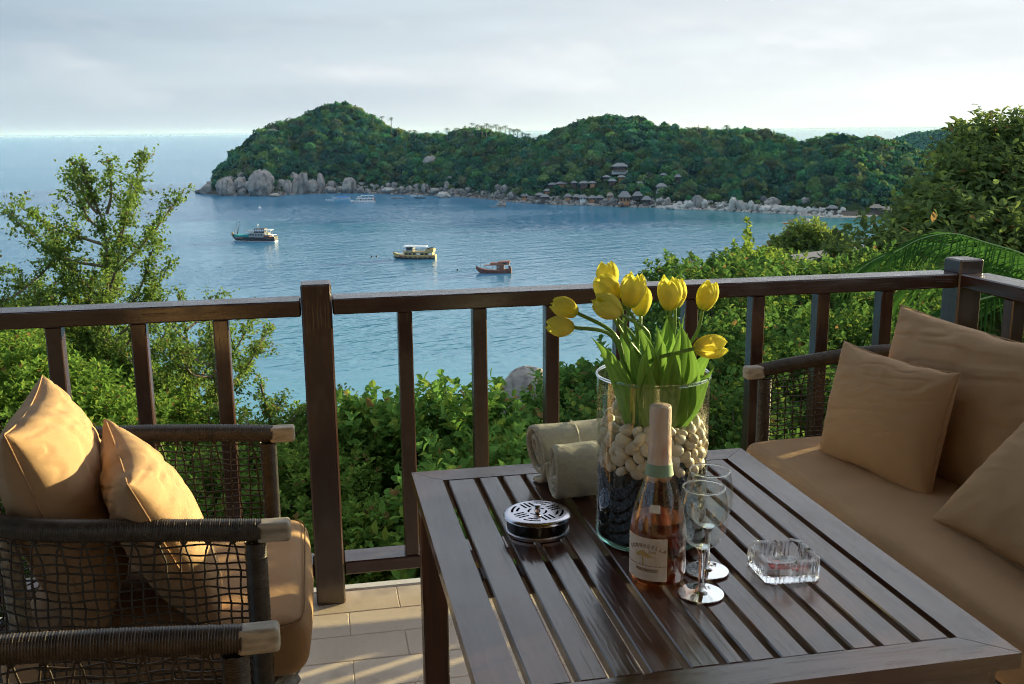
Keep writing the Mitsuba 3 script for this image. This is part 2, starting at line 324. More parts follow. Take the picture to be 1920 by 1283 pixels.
SHORE = np.array([[-5.6, -5.35, -4.66, -3.25, -1.82, -0.67, 0.5, 1.97, 3.44, 5.23, 7.03, 8.24, 9.75, 11.26, 13.68, 15.5, 17.3, 19.1, 20.88, 22.64, 24.39, 26.67, 28.36, 30.02, 31.63, 33.21, 35.02, 40],
                  [806, 804, 779, 771, 763, 777, 778, 778, 765, 746, 727, 712, 686, 652, 625, 619, 606, 601, 586, 583, 569, 561, 547, 547, 561, 572, 584, 600.0]])
RIDGE = np.array([[-5.6, -5.33, -4.72, -4.27, -3.53, -2.79, -2.2, -1.62, -0.46, 0.72, 1.45, 2.03, 2.6, 3.31, 4.17, 4.9, 5.63, 6.52, 7.71, 8.91, 10.1, 11.29, 12.49, 13.68, 14.87, 15.76, 16.65, 18.12, 19.3, 20.19, 21.06, 22.22, 24.22, 25.36, 26.21, 27.06, 27.88, 28.69, 29.77, 31.39, 32.45, 33.26, 34.05, 34.83, 40],
                  [814, 812, 807, 817, 826, 836, 844, 855, 877, 888, 895, 898, 891, 883, 872, 863, 854, 843, 829, 811, 788, 762, 749, 746, 753, 757, 758, 754, 750, 742, 735, 729, 707, 697, 692, 685, 676, 670, 667, 675, 681, 685, 689, 693, 720],
                  [-45, -41.1, -30.2, -24.6, -13.7, -4.5, 0.4, 4.6, 8.8, 16.1, 19.7, 20.2, 16.4, 10.4, 2.7, -2.3, -5.4, -7.7, -4.8, -2.4, -4.6, -8.9, -11.7, -5.4, 0.8, 3.8, 5.6, 4.6, 0.2, -3.1, -5.1, -4.8, -4.8, -7.3, -11.1, -13.8, -11.4, -9.1, -9.5, -12.3, -15.4, -20.4, -23.8, -27.1, -30.0]])
def headland(az, d):
    """ground height of the headland at azimuth az (degrees from y) and distance d"""
    ds, dr_, zr = np.interp(az, *SHORE), np.interp(az, RIDGE[0], RIDGE[1]), np.interp(az, RIDGE[0], RIDGE[2])
    t = (d - ds) / np.maximum(dr_ - ds, 4)
    up = np.clip(t, 0, 1) ** 0.72
    down = np.cos(np.clip((t - 1) / 1.6, 0, 1) * math.pi / 2)
    h = SEA + (zr - SEA) * np.where(t < 1, up, down)
    h = np.where(t < 0, SEA + 8 * t, h); h = np.where(t > 2.6, SEA - 6, h)
    a = np.radians(az); q = np.stack([d * np.sin(a) / 30, d * np.cos(a) / 30, d * 0], -1)
    env = np.clip(t * 3, 0, 1) * np.clip((1.05 - t) * 3, 0, 1)
    return h + env * 16 * (meshkit.fbm(q + 50, 4, 3) - 0.5) - 0.4
def polar(az, d, z): a = np.radians(az); return np.stack([d * np.sin(a), d * np.cos(a), z], -1)

_az = np.linspace(-5.55, 39.5, 460); _t = np.r_[np.linspace(-0.12, 1.05, 70), np.linspace(1.1, 2.7, 24)]
_A, _Tt = np.meshgrid(_az, _t, indexing='ij')
_ds, _dr = np.interp(_A, *SHORE), np.interp(_A, RIDGE[0], RIDGE[1])
_D = _ds + _Tt * np.maximum(_dr - _ds, 4)
single('headland', grid(polar(_A, _D, headland(_A, _D))), 'land', True, 'wooded headland across the bay', None, kind='structure')

def slope_z(x, y):
    """ground of the near hillside below the terrace"""
    r = np.hypot(x * 0.8, np.maximum(y, 0))
    z = -2.1 - 0.30 * np.maximum(r - 3, 0)
    z = z + 0.34 * np.maximum(x - 4.0 - 0.10 * y, 0) * np.exp(-np.maximum(x - 60, 0) / 60)
    return np.maximum(z, SEA - 5) + 1.2 * (meshkit.fbm(np.stack([x / 6, y / 6, 0 * x], -1), 3, 5) - 0.5)
_x, _y = np.meshgrid(np.r_[np.linspace(-160, -20, 36), np.linspace(-18, 18, 60), np.linspace(20, 200, 46)], np.r_[np.linspace(-30, 2.5, 14), np.linspace(3.1, 20, 40), np.linspace(21, 240, 90)], indexing='ij')
single('hillside', grid(np.stack([_x, _y, slope_z(_x, _y)], -1)), 'land', True, 'steep wooded hillside falling from the terrace to the sea', None, kind='structure')

# far coast seen past the big tree on the right
_a = np.linspace(30.5, 46, 90); _s = np.linspace(0, 2, 16); _Aa, _Ss = np.meshgrid(_a, _s, indexing='ij')
_top = np.interp(_Aa, [30.5, 31.3, 32, 33, 34.7, 46], [-43, -38, -22, -14, -9, 15])
_zz = SEA - 1 + (_top - SEA) * np.sin(_Ss * math.pi / 2) * (0.9 + 0.2 * meshkit.fbm(np.stack([_Aa * 3, _Ss * 4, 0 * _Aa], -1), 4, 8))
single('far_hill', grid(polar(_Aa, 1650 + 260 * _Ss, _zz)), 'land', True, 'distant wooded hill beyond the headland', None, kind='structure')

WORDS = 'first second third fourth fifth sixth seventh eighth ninth tenth eleventh twelfth thirteenth fourteenth fifteenth sixteenth seventeenth eighteenth nineteenth twentieth twenty-first twenty-second twenty-third twenty-fourth twenty-fifth'.split()
def rank_labels(entries, text):
    """labels alike things by their order from the left: entries are (key, x, y)"""
    for n, (k, x, y) in enumerate(sorted(entries, key=lambda e: math.atan2(e[1], e[2]))): labels[k]['label'] = text.format(WORDS[n])

# ---------------------------------------------------------------- forest on the headland
def cards(C, N, size, rng, aspect=1.0):
    """one small leaf-cluster face at each point C with normal about N"""
    n = len(C); N = N + rng.normal(0, 0.55, (n, 3)); N /= np.linalg.norm(N, axis=1, keepdims=True)
    a = np.cross(N, rng.normal(size=(n, 3))); a /= np.linalg.norm(a, axis=1, keepdims=True); b = np.cross(N, a)
    s = (size * rng.uniform(0.6, 1.3, n))[:, None]
    P = np.stack([C - a * s, C - b * s * aspect * rng.uniform(0.5, 1, (n, 1)), C + a * s, C + b * s * aspect], 1)
    f = (np.arange(n) * 4)[:, None] + np.array([0, 1, 2, 3])
    return P.reshape(-1, 3), f

def forest(name, P, R, rng, per, card, label, cols):
    """crowns at P with radii R: a lumpy core and leaf clusters over the upper surface"""
    core = trimesh.creation.icosphere(subdivisions=1); cv, cf = np.array(core.vertices), np.array(core.faces)
    n = len(P); cols = np.asarray(cols)
    tint = cols[rng.integers(0, len(cols), n)] * rng.uniform(0.55, 1.5, (n, 1)) * (1 + rng.normal(0, .08, (n, 3)))
    sq = rng.uniform(0.65, 1.0, n)
    nz = 1 + 0.25 * rng.normal(size=(n, len(cv), 1))
    V = P[:, None] + cv[None] * nz * R[:, None, None] * 0.84 * np.stack([np.ones(n), np.ones(n), sq], -1)[:, None]
    F = (cf[None] + (np.arange(n) * len(cv))[:, None, None]).reshape(-1, 3)
    d = rng.normal(size=(n, per, 3)); d[..., 2] = np.abs(d[..., 2]) * 1.0 - 0.35; d /= np.linalg.norm(d, axis=2, keepdims=True)
    lump = 0.70 + 0.60 * meshkit.noise(d * 2.2 + (np.arange(n) * 3.7)[:, None, None], 4)
    C = P[:, None] + d * lump[..., None] * R[:, None, None] * np.stack([np.ones(n), np.ones(n), sq], -1)[:, None]
    cv2, cf2 = cards(C.reshape(-1, 3), d.reshape(-1, 3), card * np.repeat(R, per) / 3.5, rng)
    cc = np.repeat(np.repeat(tint, per, 0) * rng.uniform(0.7, 1.35, (n * per, 1)), 4, 0)
    v = np.vstack([V.reshape(-1, 3), cv2]); f = np.vstack([F, np.vstack([cf2[:, [0, 1, 2]], cf2[:, [0, 2, 3]]]) + n * len(cv)])
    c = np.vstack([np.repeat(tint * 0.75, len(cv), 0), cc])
    return single(name, tm(v, f), 'far_leaf', False, label, 'forest', kind='stuff', color=np.clip(c, 0, 1))

GREENS = [(0.060, 0.165, 0.065), (0.045, 0.140, 0.070), (0.085, 0.185, 0.060), (0.130, 0.205, 0.060), (0.040, 0.115, 0.062), (0.135, 0.175, 0.065)]
ROCKS = [[-76.5,808.4,-44.0,7.8,7.8],[-83.1,905.7,-43.6,6.3,5.8],[-61.0,776.6,-43.3,7.1,12.9],[-50.8,775.8,-39.9,5.8,9.5],[-49.2,772.4,-43.3,3.3,5.8],[-35.9,767.2,-43.6,11.5,18.8],[-16.7,770.3,-43.0,3.5,10.3],[-11.8,774.9,-43.8,3.5,13.2],[-6.3,777.0,-44.1,4.8,16.6],[0.4,778.0,-43.9,4.8,11.2],[-11.4,783.9,-34.3,4.4,6.3],[15.8,781.3,-39.1,3.3,4.6],[14.0,778.4,-43.0,4.4,4.6],[22.0,778.7,-42.7,2.3,4.2],[-26.2,750.3,-43.6,4.2,2.4],[-85.1,811.5,-43.6,3.0,2.6],[-66.2,794.2,-36.6,3.2,4.7],[-58.7,790.8,-33.8,3.0,4.2],[-51.0,789.4,-30.7,3.0,4.2],[-21.1,771.7,-37.5,2.9,5.8],[7.8,781.5,-39.4,3.7,8.3],[28.7,776.5,-43.6,6.6,12.4],[7.3,787.0,-34.0,2.5,5.0],[11.6,778.4,-42.9,2.5,3.3],[36.4,771.1,-43.0,3.3,3.7],[42.2,766.8,-43.3,2.5,3.3],[56.5,755.4,-42.5,5.9,4.0],[57.0,759.9,-38.5,2.0,2.8],[61.5,756.0,-38.7,2.4,3.6],[65.7,747.1,-42.3,2.8,4.8],[71.2,742.6,-41.7,2.8,4.4],[76.7,741.5,-39.1,2.8,3.6],[81.5,732.5,-41.4,2.9,5.9],[88.3,725.1,-41.5,4.3,3.1],[90.0,697.0,-43.6,5.2,4.1],[98.2,710.2,-43.5,3.8,5.4],[95.7,719.2,-39.8,2.5,6.2],[98.6,727.9,-34.2,2.5,4.3],[108.1,699.2,-39.7,2.5,3.4],[114.9,679.9,-43.1,2.2,2.2],[118.7,670.1,-42.9,1.8,2.5],[122.5,660.7,-41.4,2.5,4.3],[126.0,658.0,-38.1,2.9,5.0],[127.9,642.4,-41.4,3.1,4.2],[123.6,668.2,-37.2,2.2,3.6],[103.2,707.0,-40.8,1.7,2.7],[113.2,600.5,-43.6,3.1,3.6],[216.8,545.5,-42.2,3.4,6.3],[213.3,547.4,-42.5,3.1,4.1],[220.2,543.6,-42.1,2.5,4.4],[209.5,548.3,-43.1,2.3,2.5],[231.1,528.2,-42.7,2.6,6.8],[233.5,524.3,-42.5,2.1,5.5],[235.1,521.5,-42.4,1.8,3.7],[237.6,518.7,-42.2,2.0,4.9],[239.4,515.6,-42.9,2.0,3.6],[243.2,511.7,-43.0,4.2,3.3],[246.6,508.4,-43.1,2.7,3.0],[250.2,504.3,-43.2,3.0,3.6],[253.6,499.9,-42.9,2.5,3.6],[255.4,496.1,-43.0,2.1,3.3],[204.0,555.2,-44.1,5.0,2.5],[227.3,535.8,-42.6,2.6,2.5],[207.3,551.9,-43.3,2.5,1.9],[201.0,561.6,-43.8,2.5,1.6],[230.2,440.2,-43.6,2.4,3.2],[174.8,588.1,-41.9,2.1,2.9],[178.2,585.0,-41.5,2.0,2.6],[182.8,578.3,-42.7,2.9,2.9],[187.6,575.7,-42.6,2.3,2.9],[204.3,559.9,-41.9,2.2,4.4],[202.5,565.9,-40.8,1.9,3.2],[168.0,593.7,-43.8,3.3,1.6],[153.9,604.2,-43.5,2.3,1.7],[145.7,612.4,-42.9,2.0,1.7],[140.6,620.3,-43.0,2.2,1.7],[159.9,601.1,-43.1,2.0,1.7],[-34.5,832.8,-6.0,6.7,9.8],[-27.6,846.6,0.5,5.9,6.3],[-45.4,819.7,-14.8,5.3,6.1],[30.6,880.5,11.4,4.7,7.5],[34.6,872.8,6.9,4.2,7.4],[91.0,776.2,-20.9,5.4,7.5],[123.8,790.9,-7.4,3.0,5.5],[249.8,516.8,-39.1,4.6,5.5],[247.1,523.1,-38.3,2.8,4.3],[262.2,503.9,-38.0,3.3,4.5]]      # x, y, z of the foot, half width, height
HOUSES = [[161.3,632.2,-29.6,5.6,2.4],[156.7,625.2,-33.2,6.9,2.4],[163.4,619.8,-32.4,4.1,2.1],[168.6,614.8,-32.6,6.1,2.4],[173.4,611.9,-32.2,4.1,2.0],[182.2,611.4,-28.7,4.8,2.0],[183.6,603.2,-31.0,5.0,2.4],[189.6,603.9,-28.5,4.7,2.0],[192.2,615.7,-23.7,10.3,4.1],[197.7,592.4,-32.3,5.3,2.3],[207.2,579.6,-34.7,6.6,3.9],[183.7,578.0,-42.4,7.8,7.1],[191.2,576.6,-40.6,5.8,5.2],[195.1,571.1,-42.2,5.8,4.5],[177.9,588.7,-39.8,3.9,3.6],[172.5,592.9,-40.9,4.6,3.0],[168.8,596.6,-41.1,4.6,3.0],[164.1,600.5,-41.2,5.3,3.3],[160.8,603.4,-40.7,4.7,3.0],[156.3,607.2,-40.5,4.3,3.0],[144.2,617.9,-41.2,5.7,3.0],[142.2,624.0,-40.2,5.8,2.7],[134.4,632.9,-41.6,4.8,3.4],[151.8,629.4,-33.7,5.2,2.1],[153.2,620.9,-35.6,4.4,2.0],[147.1,624.4,-37.3,4.1,2.1],[215.5,599.4,-27.5,4.4,2.0],[220.3,587.0,-29.0,4.0,3.0],[240.2,618.5,-20.9,9.2,4.6],[216.2,709.3,0.2,7.9,3.6],[266.3,482.4,-41.4,5.3,2.9],[289.6,479.3,-42.0,6.6,3.6],[295.0,479.0,-42.9,7.2,3.3]]    # x, y, z of the floor, width, height
PALMS = [[3.6, 0.0137], [4.07, 0.0131], [4.57, 0.0121], [5.58, -0.0002], [5.87, -0.0003], [6.52, -0.0024], [7.12, -0.001], [7.66, 0.0015], [8.16, 0.0014], [9.06, 0.0058], [9.36, 0.0042], [9.6, 0.0032], [9.87, 0.0052], [10.13, 0.0031], [10.4, 0.0041], [10.64, 0.002], [10.91, 0.003], [11.15, 0.0004], [11.38, -0.0007], [11.62, -0.0002], [11.89, -0.0038], [12.19, -0.0049], [12.58, -0.0085], [10.4, -0.0031], [8.61, -0.0007], [21.73, -0.0013], [23.13, 0.001], [21.06, -0.0002], [2.44, 0.0169], [4.89, -0.0011]]   # azimuth, slope of the line of sight to the crown

rng = np.random.default_rng(11)
n = 7000
az = rng.uniform(-5.2, 38.5, n); t = rng.uniform(0.05, 1.32, n)
ds, drr = np.interp(az, *SHORE), np.interp(az, RIDGE[0], RIDGE[1])
d = ds + t * np.maximum(drr - ds, 4); z = headland(az, d)
P = polar(az, d, z); R = np.where(rng.uniform(size=n) < .62, rng.uniform(1.4, 2.8, n), rng.uniform(3.0, 5.4, n)) * np.clip(0.55 + t * 1.2, 0.55, 1.0)
keep = (z > SEA + 4.2 - 1.5 * (t < 0.12)) & (drr - ds > 15)
obst = np.array([[a, b, max(w, 3.0) * 0.8] for a, b, c, w, h in ROCKS] + [[a, b, w * 0.62] for a, b, c, w, h in HOUSES])
look = np.linalg.norm(P[:, :2], axis=1)
for a, b, w in obst:      # keep rocks and houses clear, and the few metres in front of them
    e = P[:, :2] - [a, b]; u = np.array([a, b]) / math.hypot(a, b)
    along = e @ u; side = np.abs(e @ np.array([u[1], -u[0]]))
    keep &= ~((side < w * .85 + R * 0.25) & (along < 2.0) & (along > -4.5))
P, R = P[keep], R[keep]; P[:, 2] += R * 0.55 + 1.8 * rng.uniform(size=len(R)) ** 3 * (R > 2)
forest('forest', P, R, rng, 72, 0.80, 'dense mixed forest covering the headland', GREENS)
a = rng.uniform(31.3, 40, 900); s = rng.uniform(0, 1.15, 900)
top = np.interp(a, [30.5, 31.3, 32, 33, 34.7, 46], [-43, -38, -22, -14, -9, 15])
forest('far_forest', polar(a, 1650 + 260 * s, SEA - 1 + (top - SEA) * np.sin(s * math.pi / 2)) + [0, 0, 2], rng.uniform(5, 8, 900), rng, 24, 1.6, 'dark forest on the distant hill', GREENS[:2])

def palm_crown(rng, L, fronds=15, seg=6, wid=0.5):
    """feathered fronds: each a drooping strip cut into leaflet pairs"""
    V, F, o = [], [], 0
    for k in range(fronds):
        a = 2 * math.pi * (k + rng.uniform(0, 0.7)) / fronds; lift = rng.uniform(-0.15, 1.0); l = L * rng.uniform(0.8, 1.1)
        s = np.linspace(0, 1, seg + 1); r = l * (s * math.cos(lift * 0.9)); h = l * (s * math.sin(lift) * 0.9 - 0.75 * s ** 2)
        c = np.stack([r * math.cos(a), r * math.sin(a), h], 1); side = np.array([-math.sin(a), math.cos(a), 0])
        for i in range(seg):
            for sg in (-1, 1):
                w = l * wid * 0.42 * math.sin(math.pi * (0.12 + 0.84 * s[i])); tip = c[i] + 0.75 * (c[i + 1] - c[i]) + sg * side * w + [0, 0, -0.45 * w]
                V += [c[i], c[i] + 0.6 * (c[i + 1] - c[i]), tip]; F.append([o, o + 1, o + 2]); o += 3
    return tm(V, F)
def leafcol(m, base, rng, var=0.3):
    f = len(m.faces); return np.clip(np.asarray(base) * np.repeat(rng.uniform(1 - var, 1 + var, (len(m.vertices) // 3 + 1, 1)), 3, 0)[:len(m.vertices)], 0, 1)
rng = np.random.default_rng(5)
crowns = []
for k in range(4):
    m = palm_crown(rng, 3.3, 16, 5); crowns.append(mikit.ply(m, 'far_leaf', False, color=leafcol(m, (0.07, 0.11, 0.04), rng)))
ridge_palms, lone, hill_palms = [], [], []
for i, (az, sl) in enumerate(PALMS):
    d = float(np.interp(az, RIDGE[0], RIDGE[1])) + rng.uniform(-18, -4); x, y = d * math.sin(math.radians(az)), d * math.cos(math.radians(az))
    zt = 1.4 + sl * d + 1.2; zg = min(float(headland(np.array([az]), np.array([d]))[0]), zt - 6)
    k = thing('coconut_palm', 'slender coconut palm standing out on the headland ridge between the two hills', 'palm tree', 'coconut palms along the headland ridge')
    if 3 <= i < 25 or i > 27: ridge_palms.append((k, x, y))
    if i < 3: lone.append(k)
    if i in (25, 26, 27): hill_palms.append((k, x, y))
    if i < 3: labels[k]['label'] = 'tall lone coconut palm on the right slope of the left hill'; labels[k]['group'] = 'three palms on the slope of the left hill'
    if i in (25, 26, 27): labels[k]['label'] = 'coconut palm among the houses on the right hilltop'; labels[k]['group'] = 'palms on the right hilltop'
    lean = rng.normal(0, 0.5, 2)
    put(k, 'trunk', tube([[x + lean[0], y + lean[1], zg - 1], [x + lean[0] * 0.3, y, (zg + zt) / 2], [x, y, zt]], [0.36, 0.30, 0.24], 5), 'bark')
    scene[numbered(k + '__crown')] = {**crowns[i % 4], 'to_world': T().translate([x, y, zt]).rotate([0, 0, 1], float(rng.uniform(0, 360))).scale(float(rng.uniform(0.95, 1.35)))}

# ---------------------------------------------------------------- boulders along the shore
rng = np.random.default_rng(3)
def where(x, y):
    az = math.degrees(math.atan2(x, y))
    return 'under the left hill' if az < 2.4 else 'below the palm saddle' if az < 10 else 'beside the bungalows' if az < 20 else 'on the right shore'
shore = {}
big = {5: 'largest pale boulder of the point, rounded and taller than its neighbours', 2: 'second boulder from the left end of the point, broad with a dark undercut', 8: 'tall upright split slab, tallest of the four leaning slabs', 0: 'low dark based boulder at the left end of the point',
       34: 'bright flat boulder sitting low at the water edge below the palms', 46: 'lone grey boulder in the shallows with a longtail boat beside it', 65: 'smooth white boulder standing alone in the green water', 26: 'long low whitish boulder behind the moored white boat', 21: 'sloping pale brown rock slab right of the boulder point', 15: 'tiny dark reef rock off the left tip of the point', 14: 'flat pale rock awash in front of the largest boulder'}
for i, (x, y, zf, w, h) in enumerate(ROCKS):
    up = i >= len(ROCKS) - 10
    mat = 'dark_granite' if i in (15,) or (up and i % 2) else 'pale_granite' if 48 <= i <= 64 or i in (26, 34, 65) else 'granite'
    tall = i in (6, 7, 8, 9, 10)
    k = numbered('boulder')
    m = blob(1.0, 100 + i, 3, 0.38, 1.15, (w, w * rng.uniform(0.8, 1.0), h * (0.62 if not up else 0.55)), flat=9)
    v = np.array(m.vertices); m.vertices = v * (1 + 0.10 * (meshkit.fbm(v / w * 3.2 + i, 3, 5)[:, None] - .5) - 0.15 * np.clip(1 - 14 * np.abs(meshkit.noise(v / w * 1.7 + 3 * i, 9)[:, None] - .5), 0, 1))
    if tall: m.apply_transform(trimesh.transformations.rotation_matrix(math.radians(16), [0, 1, 0]))
    m.apply_transform(trimesh.transformations.rotation_matrix(math.atan2(-x, y), [0, 0, 1]))
    m.apply_translation([x, y, zf + h * (0.42 if not up else 0.1)])
    scene[k] = mikit.ply(m, mat, True)
    if i in big: labels[k] = {'label': big[i], 'category': 'boulder'}
    elif up: labels[k] = {'label': 'grey rock outcrop showing through the trees high on the headland', 'category': 'rock', 'group': 'outcrops among the trees'}; shore.setdefault('up', []).append((k, x, y))
    else: labels[k] = {'label': f'rounded granite boulder at the water edge {where(x, y)}', 'category': 'boulder', 'group': f'shore boulders {where(x, y)}'}; shore.setdefault(where(x, y), []).append((k, x, y))
for wh, es in shore.items(): rank_labels(es, '{} grey outcrop from the left showing through the headland trees' if wh == 'up' else '{} rounded granite boulder from the left ' + wh)
rank_labels([(k, i, 1) for i, k in enumerate(lone)], '{} lone coconut palm from the left on the slope of the left hill'); rank_labels(hill_palms, '{} coconut palm from the left among the houses on the right hilltop')
rank_labels(ridge_palms, '{} slender coconut palm from the left along the headland ridge')
# small shore stones, past counting
n = 1700; az = rng.uniform(-4.6, 29.5, n); d = np.interp(az, *SHORE) + rng.uniform(-2.5, 7, n); r = rng.uniform(0.3, 1.15, n) ** 1.3 * 1.2
base = [np.array(blob(1, 900 + q, 1, 0.3, 1.4, (1, 1, 0.75), flat=4).vertices) for q in range(6)]; bf = np.array(trimesh.creation.icosphere(subdivisions=1).faces)
pos = polar(az, d, np.maximum(headland(az, d), SEA) + 0.15)
for nm, sel, mt, lb in (('shore_rubble', np.nonzero(az < 19.3)[0], 'granite', 'small grey rocks strewn along the foot of the headland'), ('shore_rubble', np.nonzero(az >= 19.3)[0], 'pale_granite', 'small pale rocks strewn along the right end of the headland shore')): single(nm, tm(np.vstack([base[q % 6] * r[q] + pos[q] for q in sel]), np.vstack([bf + j * 42 for j in range(len(sel))])), mt, True, lb, 'rocks', kind='stuff')
# boulder on the near shore
m = blob(1.0, 41, 4, 0.17, 1.0, (3.7, 3.4, 4.9), flat=7); m.apply_translation([23.2, 107.5, -29.6])
single('boulder', m, 'near_granite', True, 'big weathered brown boulder rising behind the shrubs near the vase', 'boulder')
# the small beach at the head of the bay
_a = np.linspace(27.2, 32.5, 24); _dd = np.interp(_a, *SHORE); V = np.stack([polar(_a, _dd + o, np.full_like(_a, SEA + zz)) for o, zz in ((-7, -0.25), (0, 0.35), (9, 1.5), (16, 2.0))], 1)
single('beach', grid(V[::-1]), 'sand', True, 'strip of pale sand at the head of the bay', None, kind='structure')

# ---------------------------------------------------------------- bungalows on the headland
def cube(x0, x1, y0, y1, z0, z1): m = trimesh.creation.box([x1 - x0, y1 - y0, z1 - z0]); m.apply_translation([(x0 + x1) / 2, (y0 + y1) / 2, (z0 + z1) / 2]); return m
def hip(w, dp, z0, h, ridge=0.35, over=0.5, thick=0.18):
    a, b = w / 2 + over, dp / 2 + over; r = a * ridge
    v = [[-a, -b, z0], [a, -b, z0], [a, b, z0], [-a, b, z0], [-r, 0, z0 + h], [r, 0, z0 + h], [-a, -b, z0 - thick], [a, -b, z0 - thick], [a, b, z0 - thick], [-a, b, z0 - thick]]
    f = [[0, 1, 5], [0, 5, 4], [1, 2, 5], [2, 3, 4], [2, 4, 5], [3, 0, 4], [0, 6, 7], [0, 7, 1], [1, 7, 8], [1, 8, 2], [2, 8, 9], [2, 9, 3], [3, 9, 6], [3, 6, 0], [6, 8, 7], [6, 9, 8]]
    return tm(v, f)
def house(i, x, y, z, w, h, wall, roof, label, storeys=1, base=None, stilts=False, group=None):
    k = thing('bungalow', label, 'house', group)
    rz = math.atan2(-x, y); dp = w * 0.85; wh = h * (0.62 if storeys == 1 else 0.7); rh = h - wh + 0.3
    A = lambda m: moved(m, (x, y, z), rz)
    ww = w * 0.72
    if stilts:
        for sx in (-1, 0, 1): put(k, 'post', A(cube(sx * ww * .42 - .15, sx * ww * .42 + .15, -dp * .4 - .15, -dp * .4 + .15, -2.5, wh * .45)), 'wall_dark')
        put(k, 'wall', A(cube(-ww / 2, ww / 2, -dp * .38, dp * .4, wh * .4, wh)), wall)
    else: put(k, 'wall', A(cube(-ww / 2, ww / 2, -dp * .38, dp * .4, -3.0 if base is None else 0, wh)), wall)
    if base: put(k, 'foundation', A(cube(-w * .48, w * .48, -dp * .5, dp * .4, -2.2, -.1)), base)
    nw = 2 if w < 6 else 3
    for q in range(nw):
        cx = (q - (nw - 1) / 2) * ww / nw
        put(k, 'window', A(cube(cx - ww / nw * .28, cx + ww / nw * .28, -dp * .38 - .08, -dp * .38 + .1, wh * .45, wh * .85)), 'window_dark')
    put(k, 'roof', A(hip(w * 0.92, dp * 0.92, wh, rh)), roof)
    if h > 4 and w > 5: put(k, 'deck', A(cube(-ww * .6, ww * .6, -dp * .75, -dp * .40, -0.35, -0.1)), 'wall_dark')
    return k
special = {0: ('brown bungalow with a small upper storey, above its twin', 'wall_dark'), 8: ('large house with two grey roofs and white terrace, highest above the village', 'wall_dark'),
           10: ('white villa with a pavilion roof on the cliff terrace', 'wall_white'), 11: ('large orange walled seafront house with a grey roof', 'wall_orange'), 12: ('dark bungalow just right of the large orange house', 'wall_dark'),
           13: ('waterfront pavilion on stilts with a blue grey pyramid roof', 'wall_dark'), 14: ('narrow orange bungalow left of the large orange house', 'wall_orange'), 22: ('small orange bungalow at the left end of the village shore', 'wall_orange'),
           28: ('long dark red house among trees right of the village', 'wall_dark'), 29: ('small teal roofed house near the top of the right hill', 'wall_white'), 30: ('small grey beach hut at the head of the bay', 'wall_dark'),
           31: ('left of two thatched beach huts behind the sand', 'wall_dark'), 32: ('right of two thatched beach huts behind the sand', 'wall_dark')}
hs = {}
for i, (x, y, z, w, h) in enumerate(HOUSES):
    roof = {28: 'roof_red', 29: 'roof_teal', 31: 'roof_thatch', 32: 'roof_thatch', 14: 'roof_thatch'}.get(i, 'roof_grey')
    if i in special: lab, wall, grp = *special[i], None
    elif 15 <= i <= 19: lab, wall, grp = 'small grey roofed bungalow in the row along the village shore', ('wall_dark', 'wall_orange', 'wall_white')[i % 3], 'row of shore bungalows'
    else: lab, wall, grp = 'grey roofed wooden bungalow among the trees above the village shore', ('wall_dark', 'wall_orange', 'wall_dark')[i % 3], 'bungalows up the slope'
    kk = house(i, x, y, z, w * 1.0, h * 1.1, wall, roof, lab, base='wall_white' if i in (8, 10, 13) else None, stilts=i in (13, 12), group=grp)
    if grp: hs.setdefault(grp, []).append((kk, x, y))
rank_labels(hs['row of shore bungalows'], '{} bungalow from the left in the row along the village shore'); rank_labels(hs['bungalows up the slope'], '{} grey roofed bungalow from the left among the village trees')
# terrace house and spire on the right hill crest
x, y = 224.5, 714.0; k = thing('hilltop_terrace', 'open roof terrace on posts at the top of the right hill', 'house')
zz = 8.0
for sx in (-4, -1.4, 1.4, 4): put(k, 'post', cube(x + sx - .12, x + sx + .12, y - .12, y + .12, zz - 7, zz + 2.2), 'wall_dark')
put(k, 'roof', cube(x - 5, x + 5, y - 3, y + 3, zz + 2.2, zz + 2.5), 'roof_grey'); put(k, 'floor', cube(x - 5, x + 5, y - 3, y + 3, zz - 3, zz - .3), 'wall_white')
x, y = 269.0, 678.0; k = thing('pagoda', 'small dark pointed pagoda roof above the trees on the right hilltop', 'pagoda')
put(k, 'roof', moved(tm([[-2.6, -2.6, 0], [2.6, -2.6, 0], [2.6, 2.6, 0], [-2.6, 2.6, 0], [0, 0, 5.2]], [[0, 1, 4], [1, 2, 4], [2, 3, 4], [3, 0, 4], [0, 2, 1], [0, 3, 2]]), (x, y, -2.5)), 'wall_dark')
put(k, 'spire', tube([[x, y, 2.0], [x, y, 5.0]], [0.35, 0.04], 6), 'wall_dark'); put(k, 'wall', cube(x - 1.6, x + 1.6, y - 1.6, y + 1.6, -11, -2.5), 'wall_dark')
k = thing('bungalow', 'red roofed house between trees on the right hilltop', 'house'); x, y = 286.0, 653.0
put(k, 'roof', moved(hip(8, 6, 0, 2.0), (x, y, -3.2), math.atan2(-x, y)), 'roof_red'); put(k, 'wall', moved(cube(-3.2, 3.2, -2.4, 2.4, -9, 0), (x, y, -3.2), math.atan2(-x, y)), 'wall_orange')
